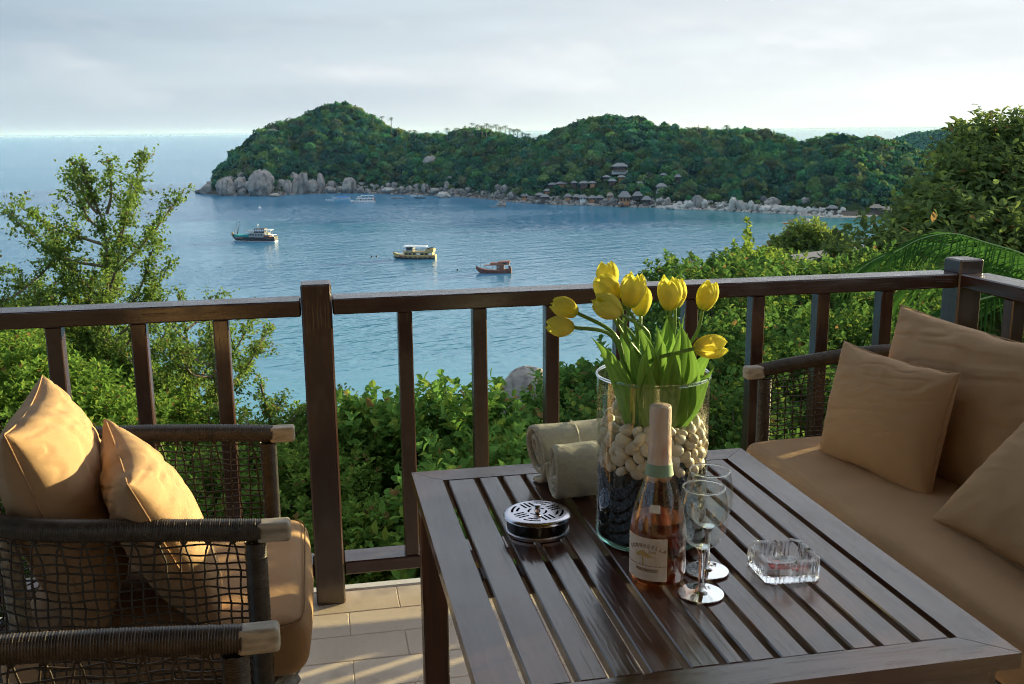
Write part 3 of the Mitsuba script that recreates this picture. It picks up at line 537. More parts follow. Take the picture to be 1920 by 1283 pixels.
# ---------------------------------------------------------------- boats
def hull(L, B, D, bow=0.9, stern=0.35, draft=0.5, tr=0.7, keelbow=0.75):
    """bow at -x; sheer rises to bow and stern; z = 0 is the waterline"""
    n, m = 22, 9; rings = []
    for s in np.linspace(0, 1, n):
        b = B / 2 * (math.sin(min(s / 0.5, 1) * math.pi / 2) ** 0.8 if s < 0.5 else 1 - (1 - tr) * ((s - 0.5) / 0.5) ** 2); b = max(b, 0.05)
        z1 = D + bow * max(0, 1 - s / 0.42) ** 1.8 + stern * max(0, (s - 0.55) / 0.45) ** 2
        z0 = -draft + (z1 + draft) * 0.92 * max(0, 1 - s / 0.22) ** 1.6 * keelbow
        x = (s - 0.5) * L; a = np.linspace(-1, 1, m); y = b * np.sign(a) * np.abs(a) ** 0.55; zc = z0 + (z1 - z0) * np.abs(a) ** 2.6
        rings.append(np.stack([x + 0 * a, y, zc], 1))
    R = np.array(rings); return loft(R)
def deck_z(L, D, bow, stern, s): return D + bow * max(0, 1 - s / 0.42) ** 1.8 + stern * max(0, (s - 0.55) / 0.45) ** 2
def boat(name, label, cat, pos, head, group=None):
    k = thing(name, label, cat, group)
    def P(part, mesh, mat, smooth=False): return put(k, part, moved(mesh, pos, head), mat, smooth)
    return k, P
def posts(P, xs, y, z0, z1, r, mat, name='post'):
    for x in xs:
        for s in (-1, 1): P(name, tube([[x, s * y, z0], [x, s * y, z1]], r, 6), mat)

# 1: black fishing boat with a teal tarpaulin
k, P = boat('fishing_boat', 'black hulled fishing boat with teal tarpaulin, anchored leftmost', 'boat', (-24.6, 438.6, SEA), math.radians(-31 + 9))
P('hull', hull(20, 5.0, 1.9, 1.5, 0.5, 0.7, 0.75), 'boat_black', 30); P('waterline_stripe', moved(hull(19.7, 4.97, 0.42, 0.1, 0.05, 0.3, 0.76), (0.2, 0, 0)), 'boat_white', 30)
P('deck', cube(-7.6, 9.2, -2.1, 2.1, 1.5, 1.85), 'boat_rust'); P('tarpaulin', prism([(-8, 1.9), (-8, 3.0), (-5.5, 2.75), (-2.5, 3.0), (-1.5, 2.2), (-1.5, 1.9)], -2.0, 2.0), 'tarp_teal')
P('cabin', rbox(6.6, 3.6, 1.9, 0.15, (2, 2, 2)).apply_translation([1.8, 0, 2.8]), 'boat_grey'); P('cabin', rbox(4.6, 3.2, 1.9, 0.15, (2, 2, 2)).apply_translation([3.2, 0, 4.7]), 'boat_black')
for q in range(4):
    P('window', cube(1.3 + q * 1.05, 2.05 + q * 1.05, -1.66, -1.56, 4.5, 5.3), 'boat_white'); 
for q in range(5): P('window', cube(-1.1 + q * 1.2, -0.3 + q * 1.2, -1.86, -1.76, 2.7, 3.3), 'window_dark')
P('awning', cube(-2.6, 1.2, -1.8, 1.8, 4.35, 4.5), 'boat_grey'); posts(P, (-2.4,), 1.6, 1.9, 4.4, 0.06, 'boat_grey')
P('stern_deck', cube(5.4, 9.4, -1.9, 1.9, 2.9, 3.05), 'boat_white'); P('stern_cabin', cube(5.4, 7.6, -1.7, 1.7, 1.85, 2.9), 'boat_rust'); P('stern_awning', cube(5.5, 8.4, -1.8, 1.8, 4.9, 5.05), 'boat_white'); P('ladder', prism([(8.2, 3.0), (8.5, 3.0), (9.9, 1.5), (9.6, 1.5)], -1.2, -.4), 'boat_white'); P('crates', cube(6.0, 7.2, -1.2, .8, 3.05, 3.8), 'boat_yellow')
for q in range(5): P('rail_post', tube([[5.6 + q * .9, -1.85, 3.0], [5.6 + q * .9, -1.85, 4.9 if q < 4 else 3.9]], .06, 5), 'boat_white')
P('rail', cube(5.5, 9.3, -1.9, -1.8, 3.75, 3.87), 'boat_white'); P('radar', tube([[2.0, 0, 5.6], [2.0, 0, 7.2]], 0.08, 6), 'boat_white'); P('radar_dome', blob(0.5, 3, 2, 0.02, squash=(1, 1, .6)).apply_translation([2.0, 0, 7.0]), 'boat_white', True)
P('mast', tube([[-7.6, 0, 2], [-7.4, 0, 7.8]], [0.14, 0.07], 6), 'boat_black'); P('mast', tube([[-8.6, 0.6, 2.4], [-9.0, 0.6, 5.8]], [0.1, 0.06], 6), 'boat_black'); P('derrick', tube([[-7.5, 0, 3], [-6.0, 0.2, 8.3]], [0.09, 0.05], 6), 'boat_black')
P('stem_post', cube(-10.1, -9.5, -.2, .2, 2.2, 3.9), 'boat_yellow')
# 2: yellow two deck ferry
k, P = boat('tour_boat', 'yellow wooden two deck tour boat with a white canopy in the middle of the bay', 'boat', (35.7, 361.7, SEA), math.radians(-30 + 10))
P('hull', hull(16, 4.0, 1.1, 1.3, 0.45, 0.6, 0.8), 'boat_yellow', 30); P('keel_band', hull(15.6, 3.96, 0.35, 0.45, 0.1, 0.5, 0.8), 'boat_black', 30)
P('deck', cube(-5.4, 7.4, -1.7, 1.7, 0.8, 1.12), 'boat_rust'); P('lower_cabin', cube(-3.6, 7.0, -1.62, 1.62, 1.1, 1.5), 'boat_yellow'); P('lower_cabin', cube(-3.6, 7.0, -1.5, 1.5, 2.15, 2.5), 'boat_yellow')
for q in range(8): P('pillar', cube(-3.55 + q * 1.48, -3.25 + q * 1.48, -1.6, 1.6, 1.5, 2.2), 'boat_yellow')
for q in (1, 3, 6): P('pane', cube(-3.2 + q * 1.48, -2.1 + q * 1.48, -1.5, -1.42, 1.45, 2.2), 'boat_white' if q != 1 else 'window_dark')
P('saloon', cube(-3.4, 6.8, -1.1, 1.1, 1.1, 2.2), 'window_dark'); P('upper_deck', cube(-4.0, 7.4, -1.75, 1.75, 2.5, 2.68), 'boat_yellow')
P('wheelhouse', cube(-2.8, -0.2, -1.2, 1.2, 2.68, 4.2), 'boat_grey'); P('window', cube(-2.5, -0.5, -1.26, -1.18, 3.3, 4.0), 'window_dark')
for q in range(9): P('rail_post', cube(0.1 + q * .85, 0.2 + q * .85, -1.72, -1.62, 2.68, 3.5), 'boat_yellow')
P('rail', cube(-0.1, 7.3, -1.74, -1.62, 3.45, 3.6), 'boat_yellow'); P('rail', cube(-0.1, 7.3, -1.74, -1.62, 3.0, 3.1), 'boat_yellow'); posts(P, (-3.4, 0.2, 4.4), 1.5, 2.6, 4.4, 0.06, 'boat_yellow')
P('canopy', rbox(8.6, 3.6, 0.22, 0.1, (3, 3, 1)).apply_translation([0.5, 0, 4.5]), 'boat_white'); P('stern_bulwark', cube(4.6, 7.5, -1.7, 1.7, 2.6, 3.7), 'boat_yellow'); P('stern_awning', prism([(4.6, 3.7), (7.2, 4.3), (7.2, 4.1), (5.0, 3.4)], -1.5, 1.5), 'window_dark')
for q in range(7): P('fender', trimesh.creation.torus(0.3, 0.12, 12, 6).apply_transform(trimesh.transformations.rotation_matrix(math.pi / 2, [1, 0, 0])).apply_translation([-4.5 + q * 1.8, -2.05, 0.55]), 'boat_black', True)
# 3: dark red boat
k, P = boat('wooden_boat', 'dark red wooden boat with a raised wheelhouse, nearest to the terrace', 'boat', (56.9, 317.2, SEA), math.radians(-28 + 12))
P('hull', hull(11.6, 3.1, 0.95, 1.25, 0.75, 0.5, 0.6), 'boat_red', 30); P('gunwale', tube(spline([[-5.6, 0, 2.2], [-3.6, -1.2, 1.42], [0, -1.5, 1.0], [4, -1.1, 1.25], [5.7, -0.8, 1.75]], 30), 0.09, 6), 'boat_rust', True)
P('deck', cube(-3.6, 5.0, -1.1, 1.1, 0.6, 0.85), 'boat_black'); P('cabin', cube(1.0, 3.4, -1.0, 1.0, 0.85, 2.7), 'boat_red'); P('window', cube(1.3, 1.9, -1.06, -.98, 1.7, 2.3), 'boat_grey')
P('wheelhouse', prism([(-0.9, 2.6), (-1.1, 3.35), (1.6, 3.35), (1.6, 2.6)], -1.2, 1.2), 'boat_rust'); P('wheelhouse', prism([(1.6, 2.6), (1.5, 3.75), (5.4, 3.95), (5.0, 2.75)], -1.25, 1.25), 'boat_rust'); P('window', cube(3.0, 4.4, -1.3, -1.22, 3.1, 3.5), 'window_dark')
P('awning', cube(-3.0, 0.2, -1.1, 1.1, 2.5, 2.6), 'boat_rust'); posts(P, (-2.8, -0.4), 1.0, 0.8, 2.5, 0.04, 'boat_grey'); posts(P, (4.8,), 1.0, 1.0, 2.8, 0.05, 'boat_grey')
P('mast', tube([[-4.2, 0, 1.3], [-4.2, 0, 4.6]], [0.07, 0.04], 6), 'boat_black'); P('yard', tube([[-4.3, 0, 3.4], [-3.3, 0, 3.35]], 0.04, 5), 'boat_black'); P('engine', rbox(0.7, 0.5, 0.7, 0.1, (1, 1, 1)).apply_translation([5.2, 0, 1.9]), 'boat_black')
# 4: white cruiser
k, P = boat('cruiser', 'white two deck cruiser moored off the boulders', 'boat', (32.7, 661.5, SEA), math.radians(-8))
P('hull', hull(16, 4.2, 1.2, 0.9, 0.2, 0.5, 0.85), 'boat_white', 30); P('cabin', cube(-3.6, 7.2, -1.7, 1.7, 1.2, 3.0), 'boat_white'); P('deck', cube(-6.5, 7.4, -1.8, 1.8, 1.0, 1.25), 'boat_grey')
for q in range(6): P('window', cube(-3.2 + q * 1.7, -2.0 + q * 1.7, -1.78, -1.66, 1.8, 2.6), 'window_dark')
P('upper_deck', cube(-4.2, 7.6, -1.9, 1.9, 3.0, 3.2), 'boat_white'); P('wheelhouse', cube(-3.2, -0.6, -1.3, 1.3, 3.2, 4.5), 'boat_white'); P('window', cube(-3.0, -0.8, -1.36, -1.26, 3.7, 4.2), 'window_dark'); P('canopy', cube(-1, 7.2, -1.7, 1.7, 4.7, 4.85), 'boat_white'); posts(P, (1, 4, 7), 1.5, 3.2, 4.7, 0.06, 'boat_white'); P('tender', cube(6.2, 7.9, -1.2, 1.2, 1.3, 3.2), 'boat_rust')
# 5: blue speedboat, 6..: small boats
k, P = boat('speedboat', 'blue and white speedboat beside the boulder point', 'boat', (20.5, 709.6, SEA), math.radians(-4))
P('hull', hull(13, 3.2, 0.8, 0.5, 0.1, 0.4, 0.9), 'boat_white', 30); P('cover', rbox(7.4, 2.4, 1.1, 0.45, (3, 3, 2)).apply_translation([1.6, 0, 1.3]), 'boat_blue', 40); P('windscreen', cube(-2.6, -1.2, -1.0, 1.0, .9, 1.7), 'boat_blue'); P('engine', rbox(.7, 1.4, .9, .15, (1, 1, 1)).apply_translation([6.5, 0, .8]), 'boat_black')
for pos, L, mat, lab in (((11.9, 695.5, SEA), 5.4, 'boat_white', 'small white dinghy left of the blue speedboat'), ((71.8, 721.8, SEA), 4.5, 'boat_white', 'small white rowing boat drawn up by the shore rocks'),
                         ((58.2, 696.5, SEA), 8.5, 'boat_grey', 'low grey longtail boat right of the white cruiser'), ((73.7, 696.9, SEA), 7.5, 'boat_black', 'dark longtail boat with a pale canopy below the shore rocks'), ((109.6, 597.4, SEA), 9.0, 'boat_grey', 'longtail boat beside the lone grey boulder')):
    k, P = boat('small_boat', lab, 'boat', pos, math.radians(-9)); P('hull', hull(L, L * 0.2 + .3, 0.55, 0.5, 0.15, 0.25, 0.7), mat, 30); P('seat', cube(-L * .2, -L * .1, -.5, .5, .3, .62), 'boat_yellow')
    if L > 7: P('canopy', cube(-1.2, 2.2, -.8, .8, 1.5, 1.6), 'boat_white' if mat == 'boat_black' else 'boat_grey'); posts(P, (-1, 2), .7, .4, 1.5, .05, 'boat_grey')
for pos, lab in (((233.3, 460.1, SEA), 'right orange kayak floating near the white boulder'), ((224.6, 447.7, SEA), 'left orange kayak floating near the white boulder')):
    k, P = boat('kayak', lab, 'kayak', pos, math.radians(-15)); P('hull', hull(5.4, 1.0, 0.42, 0.25, 0.2, 0.12, 0.5), 'kayak_orange', 30); P('cockpit', cube(-.5, .7, -.3, .3, .3, .5), 'boat_black')
for pos, mat, r, lab in (((-31.2, 634.8, SEA), 'boat_white', 1.2, 'white mooring buoy above the black fishing boat'), ((20.9, 370.7, SEA), 'boat_black', .5, 'left one of two dark buoys ahead of the yellow boat'), ((22.6, 370.4, SEA), 'boat_black', .5, 'right one of two dark buoys ahead of the yellow boat'), ((46.4, 326.5, SEA), 'boat_black', .4, 'dark buoy on the mooring line of the red boat')):
    single('buoy', lathe([(0, -.4 * r), (.7 * r, -.2 * r), (.9 * r, .2 * r), (.6 * r, .75 * r), (.18 * r, .95 * r), (.15 * r, 1.3 * r), (0, 1.32 * r)], 14).apply_translation(pos), mat, True, lab, 'buoy')
k, P = boat('ship', 'tiny ship far out on the horizon right of the headland', 'ship', (4300, 7800, SEA), 0.1)
P('hull', hull(60, 12, 5, 3, 1, 2, .9), 'boat_grey', 30); P('superstructure', cube(12, 24, -5, 5, 5, 15), 'boat_grey')
# ---------------------------------------------------------------- terrace floor and railing
scene[numbered('terrace_floor')] = mikit.ply(board(-3.2, 2.16, -2.2, 2.94, -0.30, -0.0018, 0.001), 'grout'); labels['terrace_floor'] = {'label': 'beige tiled terrace floor', 'kind': 'structure'}
rng = np.random.default_rng(2); tiles = []
for row in range(17):
    y1 = 2.94 - 0.1425 * row; off = 0.2025 if row % 2 == 0 else 0.049
    for c in range(-5, 5):
        x0 = off + 0.307 * c; x1 = x0 + 0.307
        if x1 < -1.15 or x0 > 1.35: continue
        g = 0.0014; z = rng.normal(0, 0.0003)
        put('terrace_floor', 'tile', board(x0 + g, x1 - g, y1 - 0.1425 + g, y1 - g, -0.02, z, 0.0012), 'floor_tile')
for x0 in np.arange(-2.4, 2.1, 0.46): put('terrace_floor', 'edge_stone', board(x0 + .001, min(x0 + .459, 2.14), 2.942, 2.985, -0.12, 0.004, 0.006), 'stone_edge')

def post_mesh(x0, x1, y0, y1, z1): return board(x0, x1, y0, y1, 0.0, z1, 0.005)
ra = thing('railing', 'dark red brown timber railing along the sea side of the terrace', 'railing')
put(ra, 'post', post_mesh(-0.043, 0.043, 2.855, 2.945, 0.980), 'rail_wood_z'); put(ra, 'corner_post', post_mesh(2.040, 2.125, 2.858, 2.948, 0.980), 'rail_wood_z'); put(ra, 'post', post_mesh(-2.15, -2.065, 2.855, 2.945, 0.98), 'rail_wood_z')
put(ra, 'top_rail', board(-2.063, -0.0445, 2.860, 2.960, 0.888, 0.934, 0.004), 'rail_wood_x'); put(ra, 'top_rail', board(0.0445, 2.0385, 2.860, 2.960, 0.890, 0.936, 0.004), 'rail_wood_x')
put(ra, 'bottom_rail', board(-2.063, -0.0445, 2.862, 2.956, 0.090, 0.132, 0.004), 'rail_wood_x'); put(ra, 'bottom_rail', board(0.0445, 2.0385, 2.862, 2.956, 0.090, 0.132, 0.004), 'rail_wood_x')
for k in range(9): put(ra, 'baluster', board(-0.288 - 0.2205 * k, -0.246 - 0.2205 * k, 2.866, 2.912, 0.1325, 0.8875, 0.003), 'rail_wood_z')
for k in range(8): put(ra, 'baluster', board(0.2295 + 0.2205 * k, 0.2715 + 0.2205 * k, 2.866, 2.912, 0.1325, 0.8895, 0.003), 'rail_wood_z')
rb = thing('railing', 'dark timber side railing running back from the corner post on the right', 'railing')
put(rb, 'top_rail', board(2.040, 2.140, -1.6, 2.8565, 0.890, 0.936, 0.004), 'rail_wood_y'); put(rb, 'bottom_rail', board(2.042, 2.136, -1.6, 2.8565, 0.090, 0.132, 0.004), 'rail_wood_y')
for k in range(12): put(rb, 'baluster', board(2.046, 2.092, 2.605 - 0.2205 * k, 2.650 - 0.2205 * k, 0.1325, 0.8895, 0.003), 'rail_wood_z')
# cord of a blind, hanging from the eaves on the right
cord = spline([[2.015, 2.42, 3.0], [2.006, 2.425, 2.2], [2.000, 2.43, 1.5], [1.985, 2.43, 1.0], [1.975, 2.43, 0.62]], 60)
cd = thing('blind_cord', 'thin brown cord hanging in front of the side railing at the right edge', 'cord'); put(cd, 'cord', tube(cord, 0.0026, 7), 'rope', True); put(cd, 'toggle', lathe([(0, 0), (.006, .004), (.008, .02), (.004, .036), (0, .037)], 12).apply_translation([1.975, 2.43, 0.585]), 'pale_wood', True)

# ---------------------------------------------------------------- slatted table
ta = thing('table', 'dark brown slatted square wooden table with glossy worn boards', 'table')
X0, X1, Y0, Y1, ZT = 0.185, 0.957, 1.130, 2.091, 0.670
def mitre(a, b, c, d, z0=ZT - 0.024, z1=ZT): return extrude(Polygon([a, b, c, d]).buffer(-0.0006), z1 - z0, z0)
def soft(m, r=0.0015): return m
put(ta, 'frame_board', mitre((X0, Y0), (X0 + .062, Y0 + .060), (X0 + .062, Y1 - .066), (X0, Y1)), 'table_wood_y'); put(ta, 'frame_board', mitre((X1, Y0), (X1, Y1), (X1 - .063, Y1 - .066), (X1 - .063, Y0 + .060)), 'table_wood_y')
put(ta, 'frame_board', mitre((X0, Y0), (X1, Y0), (X1 - .063, Y0 + .060), (X0 + .062, Y0 + .060)), 'table_wood_x'); put(ta, 'frame_board', mitre((X0, Y1), (X0 + .062, Y1 - .066), (X1 - .063, Y1 - .066), (X1, Y1)), 'table_wood_x')
gaps = [.247, .3145, .3655, .4165, .475, .529, .564, .610, .663, .720, .767, .825, .883]
for a, b in zip(gaps[:-1], gaps[1:]):
    dz = rng.normal(0, 0.0006)
    put(ta, 'slat', board(a + .0108, b, Y0 + .0612, Y1 - .0672, ZT - .022, ZT - 0.0004 + dz, 0.0022), 'table_wood_y')
put(ta, 'apron', board(X0 + .014, X0 + .036, Y0 + .03, Y1 - .03, ZT - .078, ZT - .0243), 'table_wood_y'); put(ta, 'apron', board(X1 - .036, X1 - .014, Y0 + .03, Y1 - .03, ZT - .078, ZT - .0243), 'table_wood_y')
put(ta, 'apron', board(X0 + .037, X1 - .037, Y0 + .014, Y0 + .036, ZT - .078, ZT - .0243), 'table_wood_x'); put(ta, 'apron', board(X0 + .037, X1 - .037, Y1 - .036, Y1 - .014, ZT - .078, ZT - .0243), 'table_wood_x')
put(ta, 'crossbar', board(X0 + .037, X1 - .037, 1.58, 1.63, ZT - .062, ZT - .0243), 'table_wood_x')
for lx in (X0 + .012, X1 - .067):
    for ly in (Y0 + .012, Y1 - .067): put(ta, 'leg', board(lx + .026, lx + .055 + .004, ly + .026, ly + .059, 0.0, ZT - .0782, 0.003) if False else board(lx, lx + .055, ly, ly + .055, 0.001, ZT - .0785, 0.003), 'table_wood_z')

# the villa behind the terrace and the roof over it (out of the frame, but it shades the terrace)
flat('thatch', (0.16, 0.11, 0.07), 0.9, f=8.0); flat('villa_wall', (0.14, 0.10, 0.07), 0.8, f=3.0)
vi = thing('villa', 'timber villa with a deep thatched eave behind and over the terrace', 'house')
put(vi, 'wall', board(-4.2, 3.4, -2.45, -2.25, -0.3, 3.6, .01), 'villa_wall'); put(vi, 'door', board(-.8, .8, -2.249, -2.19, 0.0, 2.1, .01), 'rail_wood_z')
put(vi, 'roof', tm([[-4.4, 2.75, 2.50], [2.55, 2.75, 2.50], [2.55, -2.6, 3.75], [-4.4, -2.6, 3.75], [-4.4, 2.75, 2.68], [2.55, 2.75, 2.68], [2.55, -2.6, 3.95], [-4.4, -2.6, 3.95]], [[0, 1, 2], [0, 2, 3], [4, 6, 5], [4, 7, 6], [0, 5, 1], [0, 4, 5], [1, 6, 2], [1, 5, 6], [2, 7, 3], [2, 6, 7], [3, 4, 0], [3, 7, 4]]), 'thatch')
for x in np.arange(-4.0, 2.5, 0.8): put(vi, 'rafter', tube([[x, 2.7, 2.46], [x, -2.3, 3.62]], 0.045, 8), 'rail_wood_y')
put(vi, 'post', board(2.15, 2.25, -1.75, -1.65, 0, 3.3, .005), 'rail_wood_z'); put(vi, 'post', board(-4.1, -4.0, 2.2, 2.3, 0, 2.45, .005), 'rail_wood_z')
# ---------------------------------------------------------------- wicker seats: path of the arm and back rail, wrapped with cane
def wrapped(path, r, pitch=0.0042, sides=14, rows=4, ry=1.0):
    """a rail wound with cane: every turn is a raised band, slightly slanted and uneven"""
    L = np.linalg.norm(np.diff(path, axis=0), axis=1).sum(); n = int(L / pitch * rows)
    P = spline(path, n) if len(path) < n else path
    t, a, b = frames(P); g = np.arange(sides) * 2 * np.pi / sides; s = np.linspace(0, L, n)
    ph = s[:, None] / pitch + 0.5 * g[None] / (2 * np.pi)
    jit = meshkit.noise(np.stack([np.floor(ph), g[None] * 0 + ph * 0, 0 * ph], -1), 3) - 0.5
    rr = r * (0.96 + 0.115 * np.abs(np.sin(np.pi * ph)) ** 0.8 + 0.045 * jit)
    v = (P[:, None] + rr[..., None] * (np.cos(g)[None, :, None] * a[:, None] + ry * np.sin(g)[None, :, None] * b[:, None])).reshape(-1, 3)
    i, j = np.meshgrid(np.arange(n - 1), np.arange(sides), indexing='ij'); k = (j + 1) % sides
    return tm(v, np.stack([i * sides + j, i * sides + k, (i + 1) * sides + k, (i + 1) * sides + j], -1).reshape(-1, 4))

def seat_frame(k, A, half, depth, back_r, zt, zs, seed, knots=0.043, arch=0.0, seat_back=None):
    """frame of a chair or sofa facing +x in its own coordinates; A places a mesh. half: half width at the arm tips; rail in plan from tip to back centre."""
    rg = np.random.default_rng(seed)
    r = 0.0192
    dz = zt
    right = [[0.0, half, 0.0], [-0.25, half - .004, .020], [-.44, half - .018, .032], [-.565, half - .075, .042], [-.635, half - .175, .050]]
    if half > 0.6: right = [[0.0, half, 0.0], [-.18, half + .006, .024], [-.43, half - .015, .050], [-.585, half - .125, .066], [-.655, half - .31, .082], [-.685, half - .56, .094]]
    mid = [[-depth, 0, (.054 if half < .6 else .098) + arch]]
    pts = np.array(right + mid + [[x, -y, z] for x, y, z in right[::-1]]); pts[:, 2] += zt - r
    rail = spline(pts, 700)
    s = np.r_[0, np.cumsum(np.linalg.norm(np.diff(rail, axis=0), axis=1))]; L = s[-1]
    at = lambda q: np.stack([np.interp(q, s, rail[:, c]) for c in range(3)], -1)
    put(k, 'arm_and_back_rail', A(wrapped(at(np.linspace(0.052, L - 0.052, 500)), r * 1.06)), 'wrap_cane', True)
    for e in (0, 1):
        p = at(np.array([0.0, 0.03, 0.058])) if e == 0 else at(np.array([L, L - 0.03, L - 0.058])); c = (p[0] + p[2]) / 2
        m = rbox(0.062, 0.036, 0.039, 0.008, (3, 2, 2)); d = p[0] - p[2]
        put(k, 'arm_cap', A(moved(m, c, math.atan2(d[1], d[0]) if e == 0 else math.atan2(d[1], d[0]))), 'pale_wood', 60)
    # front posts, wound with cane to the floor
    for sg in (1, -1):
        x = -0.064; y = sg * (half - .001)
        put(k, 'front_leg', A(wrapped(np.array([[x, y, zt - 2 * r + .002], [x - .001, y, zt * .5], [x, y, 0.0]]), 0.0195, 0.0046)), 'wrap_cane', True)
        xb, yb = (-.515, sg * (half - .068)) if half < .6 else (-.56, sg * (half - .09))
        put(k, 'back_leg', A(tube([[xb, yb, zt + .01], [xb + .014, yb, zs - .02], [xb + .026, yb, zs - .2], [xb + .02, yb, 0.0]], [0.020, 0.021, 0.021, 0.018], 12)), 'pale_wood', True)
    # lower rail that carries the net, under the cushion
    low = rail.copy(); low[:, 2] = zs - 0.135
    lo = lambda q: np.stack([np.interp(q, s, low[:, c]) for c in range(3)], -1)
    # seat base: woven band under the cushion, bulging at the front
    q0, q1 = 0.075, L - 0.075; loop = np.vstack([lo(np.linspace(q0, q1, 240)), np.stack([-0.066 + 0.055 * np.sin(np.linspace(0, np.pi, 120)) ** .6, np.linspace(-half, half, 120) * .985, np.full(120, zs - .135)], 1)])
    d = np.r_[0, np.cumsum(np.linalg.norm(np.diff(loop, axis=0), axis=1))]; nq = int(d[-1] / 0.0032); ss = np.linspace(0, d[-1], nq); lp = np.stack([np.interp(ss, d, loop[:, c]) for c in range(3)], 1)
    hz = np.linspace(0, 0.12, 46); cen = lp[:, :2].mean(0); nrm = np.gradient(lp, axis=0); nrm = np.stack([nrm[:, 1], -nrm[:, 0]], 1); nrm /= np.linalg.norm(nrm, axis=1, keepdims=True)
    nrm *= np.sign(((lp[:, :2] - cen) * nrm).sum(1, keepdims=True))
    U, W = np.meshgrid(ss / 0.026, hz / 0.0125, indexing='ij'); ci, ri = np.floor(U), np.floor(W)
    over = np.where((ci + ri) % 2 == 0, 1.0, -1.0); prof = np.sin(np.pi * (U - ci)) * np.abs(np.sin(np.pi * (W - ri))) ** 0.5
    disp = 0.0042 * over * prof + 0.0035 * np.abs(np.sin(np.pi * W)) ** .5
    V = np.stack([lp[:, None, 0] + nrm[:, None, 0] * disp, lp[:, None, 1] + nrm[:, None, 1] * disp, lp[:, None, 2] - hz[None] + 0 * disp], -1)
    put(k, 'woven_seat_base', A(grid(V)), 'weave_band', True)
    put(k, 'seat_board', A(extrude(Polygon(lp[::6, :2]).buffer(-.006), 0.012, zs - 0.142)), 'wall_dark')
    # the net: pairs of upright strands knotted to the rail, and level strands between
    nk = int((L - .2) / knots); S = []
    top_z = lambda q: at(q)[..., 2] - r * 1.0
    for i in range(nk + 1):
        q = 0.105 + (L - .21) * i / nk + rg.normal(0, .002)
        for sg in (-1, 1):
            u = np.linspace(0, 1, 16); qq = q + sg * (knots * .25 * np.clip(u / .16, 0, 1) ** .8) + 0.0016 * np.sin(u * rg.uniform(5, 9) + rg.uniform(0, 6)); hi, lw = at(qq), lo(qq)
            p = hi * (1 - u[:, None]) + lw * u[:, None]; p[:, 2] = (hi[:, 2] - r * .9) * (1 - u) + lw[:, 2] * u
            p[:, :2] += 0.0012 * np.sin(u * 60 + i)[:, None]
            put(k, 'upright_strand', A(tube(p, 0.0020, 5, False)), 'strand_cane', True)
    nh = int((zt - zs + .10) / 0.0158)
    for j in range(nh):
        u = (j + 0.9 + rg.normal(0, .06)) / nh
        for qa, qb in ((0.064, L * .30), (L * .30, L * .70), (L * .70, L - .064)):
            q = np.linspace(qa, qb, max(30, int((qb - qa) / .0075))); w = u + 0.0022 * np.sin(q * rg.uniform(40, 70) + rg.uniform(0, 6)) / (zt - zs) * .33 * 2.2 + 0.009 * (meshkit.noise(np.stack([q * 26, q * 0 + j, q * 0], -1), seed) - .5)
            hi, lw = at(q), lo(q); p = hi * (1 - w[:, None]) + lw * w[:, None]; p[:, 2] = (hi[:, 2] - r * .9) * (1 - w) + lw[:, 2] * w
            put(k, 'level_strand', A(tube(p, 0.0020, 5, False)), 'strand_cane', True)
    put(k, 'bottom_rail', A(tube(lo(np.linspace(.06, L - .06, 200)), 0.012, 8)), 'wrap_cane', True)
    put(k, 'knot_binding', A(cat_([trimesh.creation.icosphere(subdivisions=1, radius=.0062).apply_scale([1.1, 1.1, 1.2]).apply_translation(at(np.array([0.105 + (L - .21) * i / nk]))[0] - [0, 0, r * 1.12]) for i in range(nk + 1)])), 'strand_cane', True, kind='stuff')

def pillow(w, h, t, seed, n=80, wr=1.0, pinch=0.075):
    """square cushion standing in x (width) and z (height), swelling along y; pinched corners, gathered edges"""
    u = np.sin(np.linspace(-1, 1, n) * math.pi / 2); u = 0.55 * u + 0.45 * np.linspace(-1, 1, n); U, W = np.meshgrid(u, u, indexing='ij')
    rg = np.random.default_rng(seed); o = rg.uniform(0, 50, 3); Ms = []
    X = w / 2 * U * (1 - pinch * (1 - W ** 2) * np.abs(U) ** 3 - 0.0 * W); Z = h / 2 * W * (1 - pinch * (1 - U ** 2) * np.abs(W) ** 3)
    dome = np.clip((1 - U ** 2) * (1 - W ** 2), 0, 1) ** 0.42; edge = np.maximum(np.abs(U), np.abs(W))
    for sg in (1, -1):
        radial = np.arctan2(W, U)
        f1 = meshkit.fbm(np.stack([U * 2.2 + o[0], W * 2.2 + o[1], 0 * U + sg], -1), 3, seed) - .5
        gat = meshkit.noise(np.stack([radial * 9 + o[2], edge * 1.4, 0 * U + sg * 3], -1), seed + 1) - .5
        fold = meshkit.noise(np.stack([(U + .35 * W) * 2.0 + o[1], (W - .25 * U) * 9.0 + o[0], 0 * U + sg * 5], -1), seed + 2); fold = np.abs(fold - .5) * 2
        d = dome * t / 2 + wr * (0.012 * f1 + 0.009 * gat * np.clip((edge - .35) * 1.6, 0, 1) - 0.006 * np.clip(.35 - fold, 0, 1) / .35 * np.clip(W * .8 + .5, 0, 1)) * np.clip((1 - edge) * 7, 0, 1)
        V = np.stack([X, sg * d, Z], -1)
        V[..., 2] += 0.010 * wr * (meshkit.noise(np.stack([U * 4 + o[0], 0 * U, 0 * U], -1), seed) - .5) * np.abs(W)
        m = grid(V if sg < 0 else V[::-1]); Ms.append(m)
    m = cat_(Ms); m.merge_vertices(digits_vertex=6); return m
